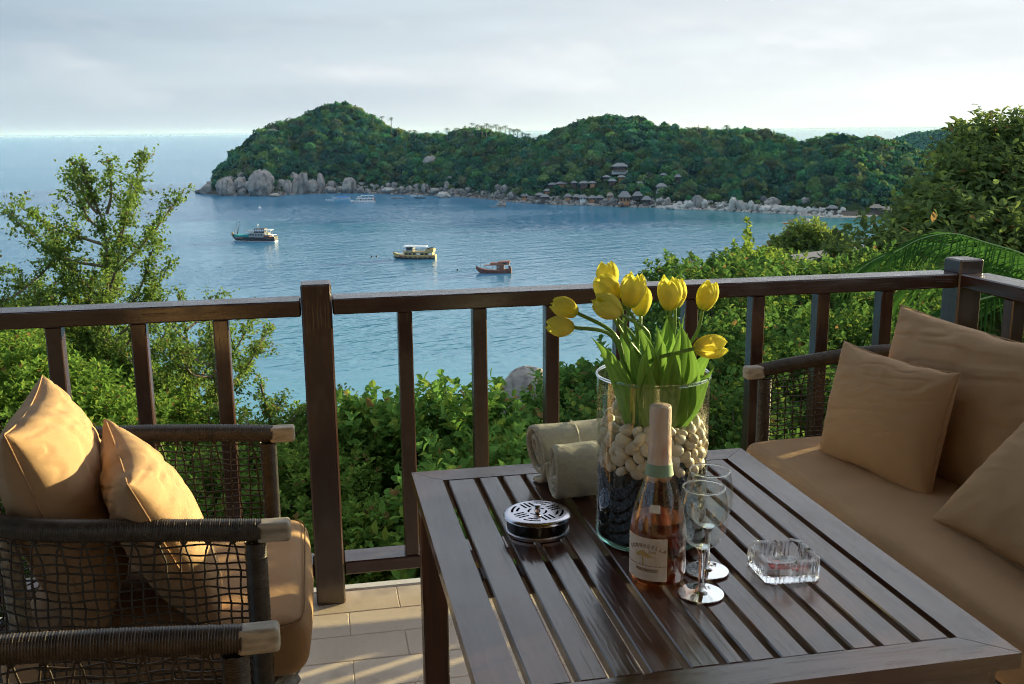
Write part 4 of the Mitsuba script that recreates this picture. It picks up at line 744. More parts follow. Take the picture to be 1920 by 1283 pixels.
def seam(w, h, pinch=0.075):
    u = np.linspace(-1, 1, 30); e = np.ones(30)
    loop = [(u, -e), (e, u), (u[::-1], e), (-e, u[::-1])]
    P = np.vstack([np.stack([w / 2 * U * (1 - pinch * (1 - W ** 2) * np.abs(U) ** 3), 0 * U, h / 2 * W * (1 - pinch * (1 - U ** 2) * np.abs(W) ** 3)], 1) for U, W in loop]); return tube(P * [1.003, 1, 1.003], 0.0016, 5)
def place_pillow(name, c, xdir, zdir, w, h, t, seed, label, cat='cushion', group=None, wr=1.0):
    x = np.asarray(xdir, float); x /= np.linalg.norm(x); z = np.asarray(zdir, float); z -= x * (x @ z); z /= np.linalg.norm(z); y = np.cross(z, x)
    M = np.eye(4); M[:3, 0], M[:3, 1], M[:3, 2], M[:3, 3] = x, y, z, c
    k = thing(name, label, cat, group)
    for part, m, mat in (('cover', pillow(w, h, t, seed, wr=wr), 'tan_fabric'), ('seam', seam(w, h), 'tan_fabric')):
        m.apply_transform(M); put(k, part, m, mat, True)
    return k

CH = dict(half=0.3135, depth=0.660, back_r=0.2, zt=0.690, zs=0.470)
for i, (cy, lab) in enumerate(((2.128, 'dark wicker armchair by the railing, holding two tan cushions'), (1.087, 'dark wicker armchair cut off by the lower left corner of the view'))):
    k = thing('armchair', lab, 'armchair'); tip = np.array([-0.070 if i == 0 else -0.079, cy, 0])
    seat_frame(k, lambda m, tip=tip: m.apply_translation(tip) or m, seed=20 + i, **CH)
    q = thing('seat_cushion', ('tan seat cushion on the armchair by the railing', 'tan seat cushion on the armchair in the lower left corner')[i], 'cushion')
    m = rbox(0.565, 0.575, 0.125, 0.042, (22, 22, 4), (0.012, 0, 0.014)); v = np.array(m.vertices); v[:, 2] += 0.006 * (meshkit.fbm(v * 6 + 9 * i, 3, 4) - .5); 
    m.vertices = v; m.apply_translation([tip[0] - 0.262, cy, 0.405]); put(q, 'cover', m, 'tan_fabric', True)
    a = np.linspace(0, 2 * np.pi, 120); e = 0.16; sx = np.sign(np.cos(a)) * np.abs(np.cos(a)) ** e * .2745; sy = np.sign(np.sin(a)) * np.abs(np.sin(a)) ** e * .2795
    put(q, 'piping', tube(np.stack([tip[0] - .262 + sx * 1.012, cy + sy, np.full(120, .4605)], 1), 0.0016, 6), 'seam_thread', True)
place_pillow('pillow', (-0.520, 2.085, 0.668), (0.10, -1, 0), (-0.28, 0, 1), 0.46, 0.44, 0.20, 31, 'plump tan cushion leaning against the back of the armchair by the railing', 'pillow', wr=.85)
place_pillow('pillow', (-0.335, 2.015, 0.632), (0.27, -1, -.02), (-0.42, -.05, 1), 0.42, 0.36, 0.16, 47, 'tan cushion lying in front of another on the armchair by the railing', 'pillow', wr=.85)
place_pillow('pillow', (-0.470, 1.125, 0.640), (0.2, -1, 0), (-0.35, 0, 1), 0.44, 0.40, 0.19, 53, 'tan cushion on the armchair cut off by the lower left corner', 'pillow')

# sofa on the right, facing the table
so = thing('sofa', 'dark wicker two seat sofa with a curved back along the right side', 'sofa')
SY = 2.76 - 0.85
def AS(m):
    m.apply_transform(trimesh.transformations.rotation_matrix(math.pi, [0, 0, 1])); m.apply_translation([1.267, SY, 0]); return m
seat_frame(so, AS, half=0.85, depth=0.70, back_r=0.3, zt=0.690, zs=0.480, seed=30, knots=0.050)
q = thing('seat_cushion', 'long tan sofa seat cushion with slits of sunlight on its far end', 'cushion')
m = rbox(0.66, 1.63, 0.13, 0.038, (20, 50, 4), (0, 0, 0.012)); v = np.array(m.vertices); v[:, 2] += 0.007 * (meshkit.fbm(v * 5 + 3, 3, 9) - .5)
# the far front corner is cut round
c = np.clip((v[:, 1] - 0.55) / 0.27, 0, 1) * np.clip((-v[:, 0] + .05) / .38, 0, 1); v[:, 1] -= 0.03 * c ** 2; m.vertices = v; m.apply_translation([1.565, SY - 0.005, 0.416])
put(q, 'cover', m, 'tan_fabric', True)
place_pillow('pillow', (1.490, 2.36, 0.635), (0.08, -0.44, 0.0), (0.18, 0.14, 1), 0.43, 0.335, 0.14, 61, 'smaller tan cushion standing in front on the far half of the sofa', 'pillow', wr=0.6)
place_pillow('pillow', (1.690, 2.255, 0.665), (0.10, -0.55, -.02), (0.20, 0.02, 1), 0.70, 0.44, 0.19, 67, 'large tan back cushion behind the smaller one on the sofa', 'pillow', wr=0.9)
place_pillow('pillow', (1.565, 1.735, 0.640), (0, -1, 0), (0.70, -0.06, 0.70), 0.54, 0.44, 0.15, 71, 'tan cushion at the right edge of the view on the near half of the sofa', 'pillow', wr=0.8)
# ---------------------------------------------------------------- on the table
ZB = ZT + 0.0012
VX, VY, VR, VZ = 0.582, 1.650, 0.100, 0.975
va = thing('vase', 'tall clear glass cylinder vase filled with pale pebbles over a dark lower layer', 'vase')
put(va, 'wall', lathe([(VR, ZB + .012), (VR, VZ - .002)], 96).apply_translation([VX, VY, 0]), 'clear_pane', True)
put(va, 'rim', moved(lathe([(VR + .0024 * math.cos(a), VZ + .0028 * math.sin(a)) for a in np.linspace(0, 2 * np.pi, 13)[:-1]], 96, True), (VX, VY, 0)), 'clear_glass', True)
put(va, 'base', lathe([(0, ZB), (VR - .006, ZB), (VR - .001, ZB + .004), (VR - .0002, ZB + .0115), (0, ZB + .0115)], 96).apply_translation([VX, VY, 0]), 'teal_glass', 50)
flat('gravel_black', (0.007, 0.013, 0.015), 0.7, f=60.0)
scene['pebble'] = two({'type': 'principled', 'roughness': 0.45, 'specular': 0.4, 'base_color': mikit.proc(lambda p, n, uv: mix((0.48, 0.38, 0.27), (0.72, 0.64, 0.51), dr.clip(1.6 * fbm(p.x * 38, p.y * 38, p.z * 38, 3) - .3, 0, 1)))})
rng = np.random.default_rng(8)
ms = [lathe([(0, ZB + .013), (VR - .012, ZB + .013), (VR - .012, .802), (0, .806)], 40)]
for _ in range(1100):
    a = rng.uniform(0, 2 * np.pi); s = rng.uniform(.0035, .0065); m = trimesh.creation.icosphere(subdivisions=1); m.vertices = np.array(m.vertices) * (1 + .2 * rng.normal(size=(42, 1))) * s * rng.uniform(.7, 1.2, 3)
    top = rng.uniform() < .12; rr = (VR - .012) * math.sqrt(rng.uniform()) if top else VR - .0025 - s * 1.25
    m.apply_translation([rr * math.cos(a), rr * math.sin(a), .804 if top else rng.uniform(ZB + .018, .806)]); ms.append(m)
single('gravel', cat_(ms).apply_translation([VX, VY, 0]), 'gravel_black', 40, 'nearly black gravel filling the lower third of the glass vase', 'gravel', kind='stuff')
peb = []
for q in range(7):
    m = trimesh.creation.icosphere(subdivisions=2); v = np.array(m.vertices)
    v = v * (1 + .3 * (meshkit.fbm(v * .9 + 11 * q, 2, q) - .5))[:, None]; v[:, 1] += .22 * v[:, 0] ** 2 - .1; peb.append(mikit.ply(tm(v * [1, .72, .6], m.faces), 'pebble', True))
spots = []
for layer in range(5):
    nr = 20; z = .815 + layer * .0150
    for j in range(nr): spots.append((VR - .0135, (j + .5 * (layer % 2) + rng.uniform(-.2, .2)) * 2 * np.pi / nr, z + rng.uniform(-.004, .004)))
for rr, nr, z in ((.066, 14, .878), (.064, 13, .864), (.042, 9, .884), (.018, 4, .884), (.076, 17, .885)):
    for j in range(nr): spots.append((rr, (j + rng.uniform(-.3, .3)) * 2 * np.pi / nr, z + rng.uniform(-.005, .006)))
for rr, a, z in ((.080, .5, .897), (.074, .75, .902), (.082, 1.0, .898), (.060, .6, .905), (.078, .25, .895), (.080, 1.9, .897), (.078, 2.2, .899), (.066, 2.05, .905), (.080, 2.6, .895), (.06, 1.2, .898)): spots.append((rr, a, z))
for rr, a, z in spots:
    k = numbered('pebble_stone'); s = rng.uniform(.0115, .0182); labels[k] = {'label': 'smooth cream pebble in the upper layer inside the glass vase', 'category': 'pebble', 'group': 'cream pebbles in the vase'}
    scene[k] = {**peb[rng.integers(0, 7)], 'to_world': T().translate([VX + rr * math.cos(a), VY + rr * math.sin(a), z]).rotate([0, 0, 1], math.degrees(a) + 90 + float(rng.uniform(-40, 40))).rotate([0, 1, 0], float(rng.uniform(-60, 60))).rotate([1, 0, 0], float(rng.uniform(40, 130))).scale(float(s))}

# tulips: head centre, direction from base to tip, foot of the stem, opening
def petal(L, w, cup, open_, phase, rg):
    nu, nv = 11, 15; u = np.linspace(-1, 1, nu)[:, None]; v = np.linspace(0, 1, nv)[None]
    wid = np.sin(np.pi * np.clip(v * .76 + .13, 0, 1)) ** .7 * (1 - v ** 9) ** .6; wid = wid * w
    rad = cup * 1.06 * (np.sin(np.pi * np.clip(v * .86 + .05, 0, 1)) ** .72) * (1 + open_ * v ** 2) + .002
    ang = u * wid / np.maximum(rad, .006) * .9; ang = np.clip(ang, -1.35, 1.35); wob = .0022 * np.sin(4 * v + phase) * u ** 2 + .0012 * np.sin(7 * u + phase) * v
    r = rad - .12 * rad * u ** 2 * (v) + wob + .0015 * np.exp(-(u * 5) ** 2) * v
    z = L * (v - .10 * u ** 2 * v ** 2) - .006 * np.cos(v * np.pi / 2) * 0
    a = ang + phase
    V = np.stack([r * np.cos(a), r * np.sin(a), z + 0 * r], -1)
    col = np.stack([.90 - .03 * v + 0 * u, .80 + .05 * v - .10 * np.exp(-(u * 4) ** 2) * (1 - v), .17 + 0 * u * v], -1) * (1 - .18 * np.exp(-(v * 7) ** 2))[..., None]
    g = np.exp(-((v - .0) * 6) ** 2)[..., None]; col = col * (1 - .5 * g) + np.array([.45, .55, .08]) * .5 * g
    return grid(V), np.clip(col * rg.uniform(.9, 1.05), 0, 1).reshape(-1, 3)
def orient(dirv):
    z = np.asarray(dirv, float); z /= np.linalg.norm(z); x = np.cross([0.3, 0.95, 0.1], z); x /= np.linalg.norm(x); M = np.eye(4); M[:3, 0], M[:3, 1], M[:3, 2] = x, np.cross(z, x), z; return M
def blade(path, w, fold, twist, rg, n=22):
    P = spline(path, n); t, a, b = frames(P); s = np.linspace(0, 1, n); wd = .76 * w * np.sin(np.pi * np.clip(s * .86 + .14, 0, 1)) ** .8 * (1 - s ** 5)
    ct, st = np.cos(twist + 1.35 + s * .5)[:, None], np.sin(twist + 1.35 + s * .5)[:, None]; A = a * ct + b * st; B = -a * st + b * ct; u = np.linspace(-1, 1, 7)
    V = P[:, None] + A[:, None] * (u[None, :, None] * wd[:, None, None]) + B[:, None] * (fold * (u ** 2)[None, :, None] * wd[:, None, None] + .0012 * np.sin(9 * s + 3)[:, None, None] * u[None, :, None])
    ridge = 1 - .22 * np.cos(u * 14) ** 2
    col = np.array([.22, .40, .08])[None, None] * (0.8 + .4 * s)[:, None, None] * ridge[None, :, None] * rg.uniform(.85, 1.1)
    return grid(V), col.reshape(-1, 3)
TUL = [  # x, z of the head centre, y, direction of the tip, length, open, label
    (.398, 1.078, 1.600, (-1.0, -.15, .10), .054, -.1, 'lowest tulip on the far left, lying almost level'),
    (.416, 1.103, 1.640, (-1.0, .10, .42), .054, -.1, 'tulip second from the left, tilted up to the left'),
    (.475, 1.112, 1.580, (-1.0, -.35, .55), .064, .1, 'large tulip left of the middle leaning left in front of others'),
    (.492, 1.133, 1.640, (-.6, .2, .75), .060, .35, 'open tulip behind the large left leaning one'),
    (.510, 1.146, 1.700, (-.1, .3, 1.0), .058, .2, 'tulip whose single petal tip rises highest in the bunch'),
    (.529, 1.132, 1.615, (.10, -.1, 1.0), .064, .25, 'upright tulip just left of the centre with a broad pointed petal'),
    (.512, 1.088, 1.715, (-.3, .7, .35), .052, .5, 'half hidden tulip low behind the left group'),
    (.567, 1.100, 1.685, (.05, .3, 1.0), .056, .35, 'tulip at the centre, wide open and set lower'),
    (.594, 1.125, 1.610, (-.12, -.15, 1.0), .064, .2, 'tallest tulip right of the centre with overlapping petals'),
    (.625, 1.117, 1.660, (.08, .1, 1.0), .056, -.1, 'closed slim tulip tucked right behind the tallest one'),
    (.675, 1.114, 1.640, (.30, .05, 1.0), .058, 0.0, 'separate upright tulip on the far right'),
    (.652, 1.040, 1.560, (1.0, -.2, .12), .062, .15, 'drooping tulip at the lower right facing right')]
rng = np.random.default_rng(17)
for i, (x, z, y, dv, L, op, lab) in enumerate(TUL):
    L *= .91; k = thing('tulip', 'yellow ' + lab, 'tulip', 'yellow tulips in the vase'); M = orient(dv); dvn = M[:3, 2]
    base = np.array([x, y, z]) - dvn * L * .5; M[:3, 3] = base
    for j in range(6):
        inner = j % 2; m, c = petal(L * (1.0 - .04 * inner) * rng.uniform(.95, 1.05), .0215 if not inner else .020, (.0182 if not inner else .0160) * L / .058, op, j * np.pi / 3 + rng.uniform(-.12, .12), rng)
        m.apply_transform(M); scene[numbered(f'{k}__petal')] = mikit.ply(m, 'petal', True, color=c)
    foot = np.array([VX + rng.uniform(-.028, .028), VY + rng.uniform(-.025, .025), .870]); mid = np.array([VX + .30 * (x - VX), VY + .3 * (y - VY), .985])
    pre = base - dvn * (.07 if abs(dv[2]) < .6 else .05) + np.array([0, 0, -.012 if abs(dv[2]) < .6 else 0])
    put(k, 'stem', tube(spline([foot, mid, pre, base + dvn * .003], 26), np.linspace(.0042, .0032, 26), 8), 'stem_green', True)
LEAVES = [  # path points, half width, twist, owner
    ([(.575, 1.60, .87), (.582, 1.575, .94), (.588, 1.565, 1.01), (.600, 1.57, 1.07)], .025, .2, 8), ([(.555, 1.61, .87), (.548, 1.58, .94), (.556, 1.57, 1.0), (.572, 1.575, 1.055)], .024, -.1, 5), ([(.60, 1.61, .87), (.622, 1.585, .94), (.628, 1.58, 1.0), (.618, 1.585, 1.06)], .022, .3, 9), ([(.565, 1.63, .87), (.552, 1.60, .94), (.530, 1.59, 1.0), (.520, 1.60, 1.06)], .021, .1, 3), ([(.61, 1.62, .87), (.634, 1.595, .93), (.654, 1.59, .97), (.672, 1.585, 1.0)], .021, .2, 11), ([(.59, 1.66, .87), (.60, 1.68, .95), (.610, 1.69, 1.02), (.625, 1.70, 1.07)], .02, .1, 7),
    ([(.545, 1.63, .87), (.515, 1.60, .96), (.475, 1.585, 1.03), (.447, 1.58, 1.062)], 0.0247, .3, 1), ([(.550, 1.64, .87), (.530, 1.61, .96), (.495, 1.60, 1.02), (.462, 1.595, 1.050)], 0.0188, .9, 2),
    ([(.565, 1.61, .87), (.560, 1.585, .96), (.552, 1.575, 1.03), (.515, 1.575, 1.095)], 0.0217, .5, 3), ([(.57, 1.62, .87), (.575, 1.59, .95), (.572, 1.58, 1.02), (.563, 1.585, 1.078)], 0.0319, 0.1, 5),
    ([(.585, 1.64, .87), (.592, 1.62, .96), (.598, 1.615, 1.04), (.592, 1.62, 1.094)], 0.0290, .4, 7), ([(.60, 1.63, .87), (.612, 1.60, .95), (.618, 1.59, 1.03), (.607, 1.60, 1.085)], 0.0305, -.2, 8),
    ([(.61, 1.64, .87), (.636, 1.63, .94), (.660, 1.625, .99), (.690, 1.62, 1.030)], 0.0261, .5, 11), ([(.60, 1.66, .87), (.622, 1.67, .97), (.640, 1.68, 1.03), (.650, 1.68, 1.075)], 0.0188, .2, 10),
    ([(.56, 1.66, .87), (.548, 1.68, .97), (.540, 1.69, 1.04), (.541, 1.70, 1.085)], 0.0232, 0, 4), ([(.57, 1.60, .87), (.548, 1.575, .95), (.538, 1.57, 1.01), (.545, 1.575, 1.05)], 0.0261, .2, 0), ([(.58, 1.6, .87), (.600, 1.575, .95), (.590, 1.57, 1.0), (.583, 1.575, 1.035)], 0.0247, .1, 6)]
keys = [k for k in labels if k.startswith('tulip') and '__' not in k]
for path, w, tw, own in LEAVES:
    m, c = blade(path, w, .35, tw, rng); scene[numbered(keys[own] + '__leaf')] = mikit.ply(m, 'tulip_green', True, color=c)

# bottle of rose sparkling wine
BX, BY = 0.533, 1.472
bo = thing('wine_bottle', 'sparkling rose wine bottle with a pale label and pinkish foil neck', 'bottle')
prof = [(0, .006), (.030, .004), (.038, .0005), (.0435, .002), (.0462, .008), (.0466, .03), (.0464, .085), (.0445, .103), (.0400, .124), (.0340, .144), (.0275, .164), (.0225, .182), (.0195, .198), (.0178, .212), (.0172, .235), (.0160, .262), (.0158, .275)]
A = lambda m: m.apply_translation([BX, BY, ZB]) or m
put(bo, 'glass', A(lathe(prof[:-2], 72)), 'amber_pane', True)
wine = [(0, .0085), (.030, .0065), (.0425, .006), (.0446, .012), (.0449, .03), (.0447, .085), (.0428, .102), (.0418, .108), (0, .108)]
put(bo, 'wine', A(lathe(wine, 72)), 'rose_wine', 50)
scene['foil'] = two({'type': 'bumpmap', 'arbitrary': mikit.proc(lambda p, n, uv: fbm(p.x * 120, p.y * 120, p.z * 60, 3), 3e-4), 'scale': .002, 'bsdf': {'type': 'principled', 'base_color': mikit.proc(lambda p, n, uv: mix((0.58, 0.46, 0.38), (0.50, 0.20, 0.15), smoothstep(.60, .72, fbm(p.x * 30, p.y * 30, p.z * 9, 3)) * smoothstep(.87, .90, p.z))), 'roughness': .42, 'metallic': .25}})
put(bo, 'foil', A(lathe([(.0206, .196), (.0190, .210), (.0186, .235), (.0176, .255), (.0172, .262), (.0178, .268), (.0178, .290), (.0165, .2965), (.010, .2985), (0, .299)], 48)), 'foil', 50)
flat('collar_green', (0.22, 0.33, 0.22), .5, .15, 60.0); put(bo, 'collar', A(lathe([(.0236, .182), (.0222, .188), (.0208, .200), (.0200, .2015)], 48)), 'collar_green', True)
def curved(m, r, phi0, z0):
    """bend flat artwork (x along, y up, z out) round the bottle: x grows to the right as seen from outside"""
    v = np.array(m.vertices); a = phi0 + v[:, 0] / r; rr = r + v[:, 2]; m = m.copy(); m.vertices = np.stack([BX + rr * np.cos(a), BY + rr * np.sin(a), ZB + z0 + v[:, 1]], 1); return m
flat('paper_label', (0.66, 0.56, 0.46), .7, .06, 40.0); flat('print_brown', (0.22, 0.13, 0.07), .6, .1); flat('print_gold', (0.50, 0.34, 0.13), .5, .1)
PH = math.atan2(-1.472, -0.533) - .30      # towards the camera, turned a little left
gx, gy = np.meshgrid(np.linspace(-.048, .030, 40), np.linspace(0, .073, 12), indexing='ij')
gz = .0004 + .0004 * meshkit.noise(np.stack([gx * 60, gy * 90, 0 * gx], -1), 3)
lb = curved(grid(np.stack([gx, gy, gz], -1)), .0466, PH, .014); k_lab = put(bo, 'label', lb, 'paper_label', True)
def word(t, h, x, y, mat, bold=False, r=.0466, tilt=0.0):
    m = meshkit.text_mesh(t, h, .0004, bold); w = m.bounds[1][0] - m.bounds[0][0]; m = m.subdivide().subdivide() if len(m.faces) < 4000 else m
    m.apply_translation([-w / 2, 0, .0010])
    if tilt: m.apply_transform(trimesh.transformations.rotation_matrix(tilt, [0, 0, 1]))
    m.apply_translation([x, y, 0]); scene[numbered(k_lab + '__lettering')] = mikit.ply(curved(m, r, PH, .014), mat)
def arcword(t, h, x, y, R, mat):
    ms, adv = [], 0
    for ch in t:
        m = meshkit.text_mesh(ch, h, .0004); w = m.bounds[1][0]; ms.append((m, adv, w)); adv += w + h * .28
    out = []
    for m, a0, w in ms:
        s = a0 + w / 2 - adv / 2; th = -s / R; m.apply_translation([-w / 2, 0, .0010]); m.apply_transform(trimesh.transformations.rotation_matrix(th, [0, 0, 1])); m.apply_translation([x + R * math.sin(s / R), y - R * (1 - math.cos(s / R)), 0]); out.append(m)
    scene[numbered(k_lab + '__lettering')] = mikit.ply(curved(cat_(out), .0466, PH, .014), mat)
arcword('TORRESELLA', .0062, -.004, .0565, .055, 'print_brown'); word('PROSECCO', .0050, -.004, .0155, 'print_brown', True); word('ROSÉ', .0036, .006, .0475, 'print_gold'); word('D.O.C.', .0030, .006, .0400, 'print_gold')
# the emblem: a small tree with a spread crown
em = union_all([sbox(-.0011, 0, .0011, .016)] + [Point(x, y).buffer(r) for x, y, r in ((-.006, .018, .004), (0, .020, .005), (.006, .018, .004), (-.010, .0165, .003), (.010, .0165, .003))])
scene[numbered(k_lab + '__emblem')] = mikit.ply(curved(extrude(em, .0003, .0010).apply_translation([-.010, .026, 0]), .0466, PH, .014), 'print_gold')
scene[numbered(k_lab + '__line')] = mikit.ply(curved(grid(np.stack([*np.meshgrid(np.linspace(-.047, .029, 40), [.0255, .0264], indexing='ij'), np.full((40, 2), .0013)], -1)), .0466, PH, .014), 'print_brown')
flat('price_tag', (0.80, 0.76, 0.66), .6, .04); gx, gy = np.meshgrid(np.linspace(-.0085, .0085, 9), np.linspace(0, .012, 4), indexing='ij')
put(bo, 'price_sticker', curved(grid(np.stack([gx, gy, 0 * gx + .0006 - .42 * (gy - .006) - .0], -1)), .0375, PH + .16, .128), 'price_tag', True)

# two stemmed wine glasses
for i, (gx_, gy_, h, lab) in enumerate(((.5815, 1.400, .180, 'empty stemmed wine glass standing nearest, in front of another'), (.6230, 1.478, .178, 'empty stemmed wine glass standing behind the nearer glass'))):
    k = thing('wine_glass', lab, 'wine glass'); G = lambda m: m.apply_translation([gx_, gy_, ZB]) or m
    sm = lambda q: spline([(a, b, 0) for a, b in q], 40)[:, :2]
    put(k, 'bowl', G(lathe(sm([(.0045, .0800), (.0120, .0815), (.0230, .0880), (.0325, .102), (.0382, .121), (.0390, .136), (.0374, .155), (.0342, .172), (.0324, h - .0006)]), 72)), 'clear_pane', True)
    put(k, 'rim', G(lathe([(.0324 + .0014 * math.cos(a), h + .0014 * math.sin(a)) for a in np.linspace(0, 2 * np.pi, 11)[:-1]], 72, True)), 'clear_glass', True)
    put(k, 'stem', G(lathe(np.vstack([[(.0001, .0812)], sm([(.0118, .0808), (.0085, .0760), (.0056, .069), (.0044, .045), (.0046, .026), (.0062, .0125), (.0095, .0078)]), [(.0001, .0076)]]), 40)), 'clear_glass', 60)
    put(k, 'foot', G(lathe(np.vstack([[(.0001, .0074)], sm([(.0098, .0074), (.018, .0050), (.030, .0030), (.0362, .0022), (.0370, .0012), (.0364, .0002)]), [(.0001, .0002)]]), 64)), 'clear_glass', 60)

scene['steel_dark'] = two({'type': 'principled', 'base_color': rgb(.10, .10, .105), 'metallic': 1.0, 'roughness': .16})
# round steel ashtray with a pierced lid
SX, SY2, SZ = .3835, 1.712, ZB
sa = thing('lidded_ashtray', 'round polished steel ashtray with a pierced lid and small knob', 'ashtray'); A = lambda m: m.apply_scale([1, 1, .82]).apply_translation([SX, SY2, SZ])
put(sa, 'bowl', A(lathe([(0, .001), (.054, .001), (.057, .004), (.058, .038), (.0565, .038), (.0555, .006), (0, .004)], 80)), 'steel_dark', 40)
put(sa, 'foot_ring', A(lathe([(.0562, .0), (.0592, .0), (.0600, .006), (.0585, .0085), (.0560, .0085)], 80, True)), 'steel_brushed', 40)
slots = []
for q in range(4):
    b = q * np.pi / 2
    for off in (-.0088, 0, .0088): slots.append(affinity.rotate(LineString([(.025 + abs(off) * .1, off), (.046 - abs(off) * .25, off)]).buffer(.0023), math.degrees(b), origin=(0, 0)))
    for R_, da in ((.047, .30), (.0375, .20)):
        aa = np.linspace(b + np.pi / 4 - da, b + np.pi / 4 + da, 12); slots.append(LineString([(R_ * math.cos(t), R_ * math.sin(t)) for t in aa]).buffer(.0023))
    aa = np.linspace(b + .25, b + 1.2, 10); slots.append(LineString([(.0165 * math.cos(t), .0165 * math.sin(t)) for t in aa]).buffer(.0021))
lid = Point(0, 0).buffer(.0545, 48).difference(union_all(slots)); lid = affinity.rotate(lid, 20, origin=(0, 0))
put(sa, 'lid', A(extrude(lid, .0014, .0440)), 'steel'); put(sa, 'lid_rim', A(lathe([(.0542, .0452), (.0590, .0440), (.0612, .0415), (.0628, .0400), (.0640, .0370), (.0632, .0352), (.0600, .0356), (.0600, .0385), (.0542, .0438)], 96, True)), 'steel', 40)
put(sa, 'knob', A(lathe([(0, .0452), (.0062, .0452), (.0048, .050), (.0046, .055), (.0070, .0595), (.0072, .0612), (.0060, .0625), (0, .0630)], 32)), 'steel', 50)
# square pressed glass ashtray
ca = thing('glass_ashtray', 'square clear pressed glass ashtray with ribbed sides', 'ashtray')
def ribbed(half, cut, rib, nrib):
    pts = []; c = half - cut
    for q in range(4):
        R = lambda x, y: (x * math.cos(q * np.pi / 2) - y * math.sin(q * np.pi / 2), x * math.sin(q * np.pi / 2) + y * math.cos(q * np.pi / 2))
        for s in np.linspace(-c, c, nrib * 6 + 1): pts.append(R(half + rib * abs(math.sin((s + c) / (2 * c) * np.pi * nrib)) , s))
    return Polygon(pts)
body = m3.CrossSection([np.array(ribbed(.0470, .010, .0022, 10).exterior.coords)[:-1]]).extrude(.036)
cav = m3.CrossSection([np.array(ribbed(.0385, .011, -.0018, 9).exterior.coords)[:-1]]).extrude(.05, scale_top=(1.06, 1.06)).translate((0, 0, .009))
ash = body - cav
for q in range(4): ash = ash - m3.Manifold.cylinder(.03, .0052, circular_segments=20).translate((0, 0, -.015)).rotate((0, 90, 0)).translate((.043, 0, .037)).rotate((0, 0, 90 * q))
for q in range(12):
    ash = ash - m3.Manifold.sphere(.0034, 10).translate((-.0415 + q * .00755, -.0495, .0)) - m3.Manifold.sphere(.0034, 10).translate((-.0415 + q * .00755, .0495, .0)) - m3.Manifold.sphere(.0034, 10).translate((.0495, -.0415 + q * .00755, .0)) - m3.Manifold.sphere(.0034, 10).translate((-.0495, -.0415 + q * .00755, .0))
q = ash.to_mesh(); m = tm(q.vert_properties[:, :3], q.tri_verts); put(ca, 'bowl', moved(m, (.7475, 1.4505, ZB), math.radians(-3)), 'clear_glass')
flat('pink_paper', (0.72, 0.22, 0.22), .6, .1, 60.0); flat('pink_light', (0.80, 0.46, 0.46), .6, .08, 60.0)
k = thing('sachet', 'small pink and red folded packet lying in the glass ashtray', 'packet')
put(k, 'cover', moved(rbox(.046, .020, .004, .0018, (6, 3, 1)), (.742, 1.438, ZB + .0145), math.radians(-14), ry=.10), 'pink_paper', 40); put(k, 'flap', moved(rbox(.044, .010, .002, .0009, (6, 2, 1)), (.741, 1.4445, ZB + .0190), math.radians(-12), ry=.12), 'pink_light', 40)

# two rolled towels
def towel(L, turns, w0, w1, hgt, seed, tail):
    """a folded cloth rolled up: spiral section in y,z pushed along x"""
    rg = np.random.default_rng(seed); th = np.linspace(0, turns * 2 * np.pi, 180); r = w0 + (w1 - w0) * th / th[-1]
    sp = np.stack([r * np.cos(th + tail), r * np.sin(th + tail) * hgt], 1); t = np.gradient(sp, axis=0); t /= np.linalg.norm(t, axis=1, keepdims=True); nn = np.stack([-t[:, 1], t[:, 0]], 1)
    hw = (w1 - w0) / turns * .40; a = np.linspace(-np.pi / 2, np.pi / 2, 7)
    sec = np.vstack([sp + nn * hw, [sp[-1] + t[-1] * hw * math.cos(q) - nn[-1] * hw * math.sin(q) for q in a][1:-1], (sp - nn * hw)[::-1], [sp[0] - t[0] * hw * math.cos(q) + nn[0] * hw * math.sin(q) for q in a][1:-1]])
    nx = 44; e = np.linspace(0, 1, nx); e = .5 - .5 * np.cos(np.pi * e) * (0.75 + .25 * np.abs(np.cos(np.pi * e))); xs = L * (e - .5); n = len(sec); V = np.zeros((nx, n, 3)); layer = np.r_[np.linspace(0, 1, 180), np.ones(5), np.linspace(1, 0, 180), np.zeros(5)]
    end = np.clip(1 - np.minimum(e, 1 - e) / .030, 0, 1)
    mid = np.vstack([sp, np.repeat(sp[-1:], 5, 0), sp[::-1], np.repeat(sp[:1], 5, 0)])
    for i in range(nx):
        q = mid + (sec - mid) * math.sqrt(max(1 - end[i] ** 2 * .999, .0)); V[i, :, 1:] = q; V[i, :, 0] = xs[i] + (.006 * np.sin(layer * 19 + seed) + .010 * (layer - .5)) * (2 * e[i] - 1)
    nz = meshkit.fbm(V * 30 + seed, 3, seed) - .5; cen = np.zeros(3); out = V - cen; out[..., 0] = 0; out /= np.linalg.norm(out, axis=2, keepdims=True) + 1e-9
    V += out * nz[..., None] * .006; V[..., 2] -= .006 * np.sin(e * np.pi)[:, None] * 0
    R = np.asarray(V); n_, k_ = R.shape[:2]; ii, jj = np.meshgrid(np.arange(n_ - 1), np.arange(k_), indexing='ij'); j2 = (jj + 1) % k_
    return tm(R.reshape(-1, 3), np.stack([ii * k_ + jj, ii * k_ + j2, (ii + 1) * k_ + j2, (ii + 1) * k_ + jj], -1).reshape(-1, 4))
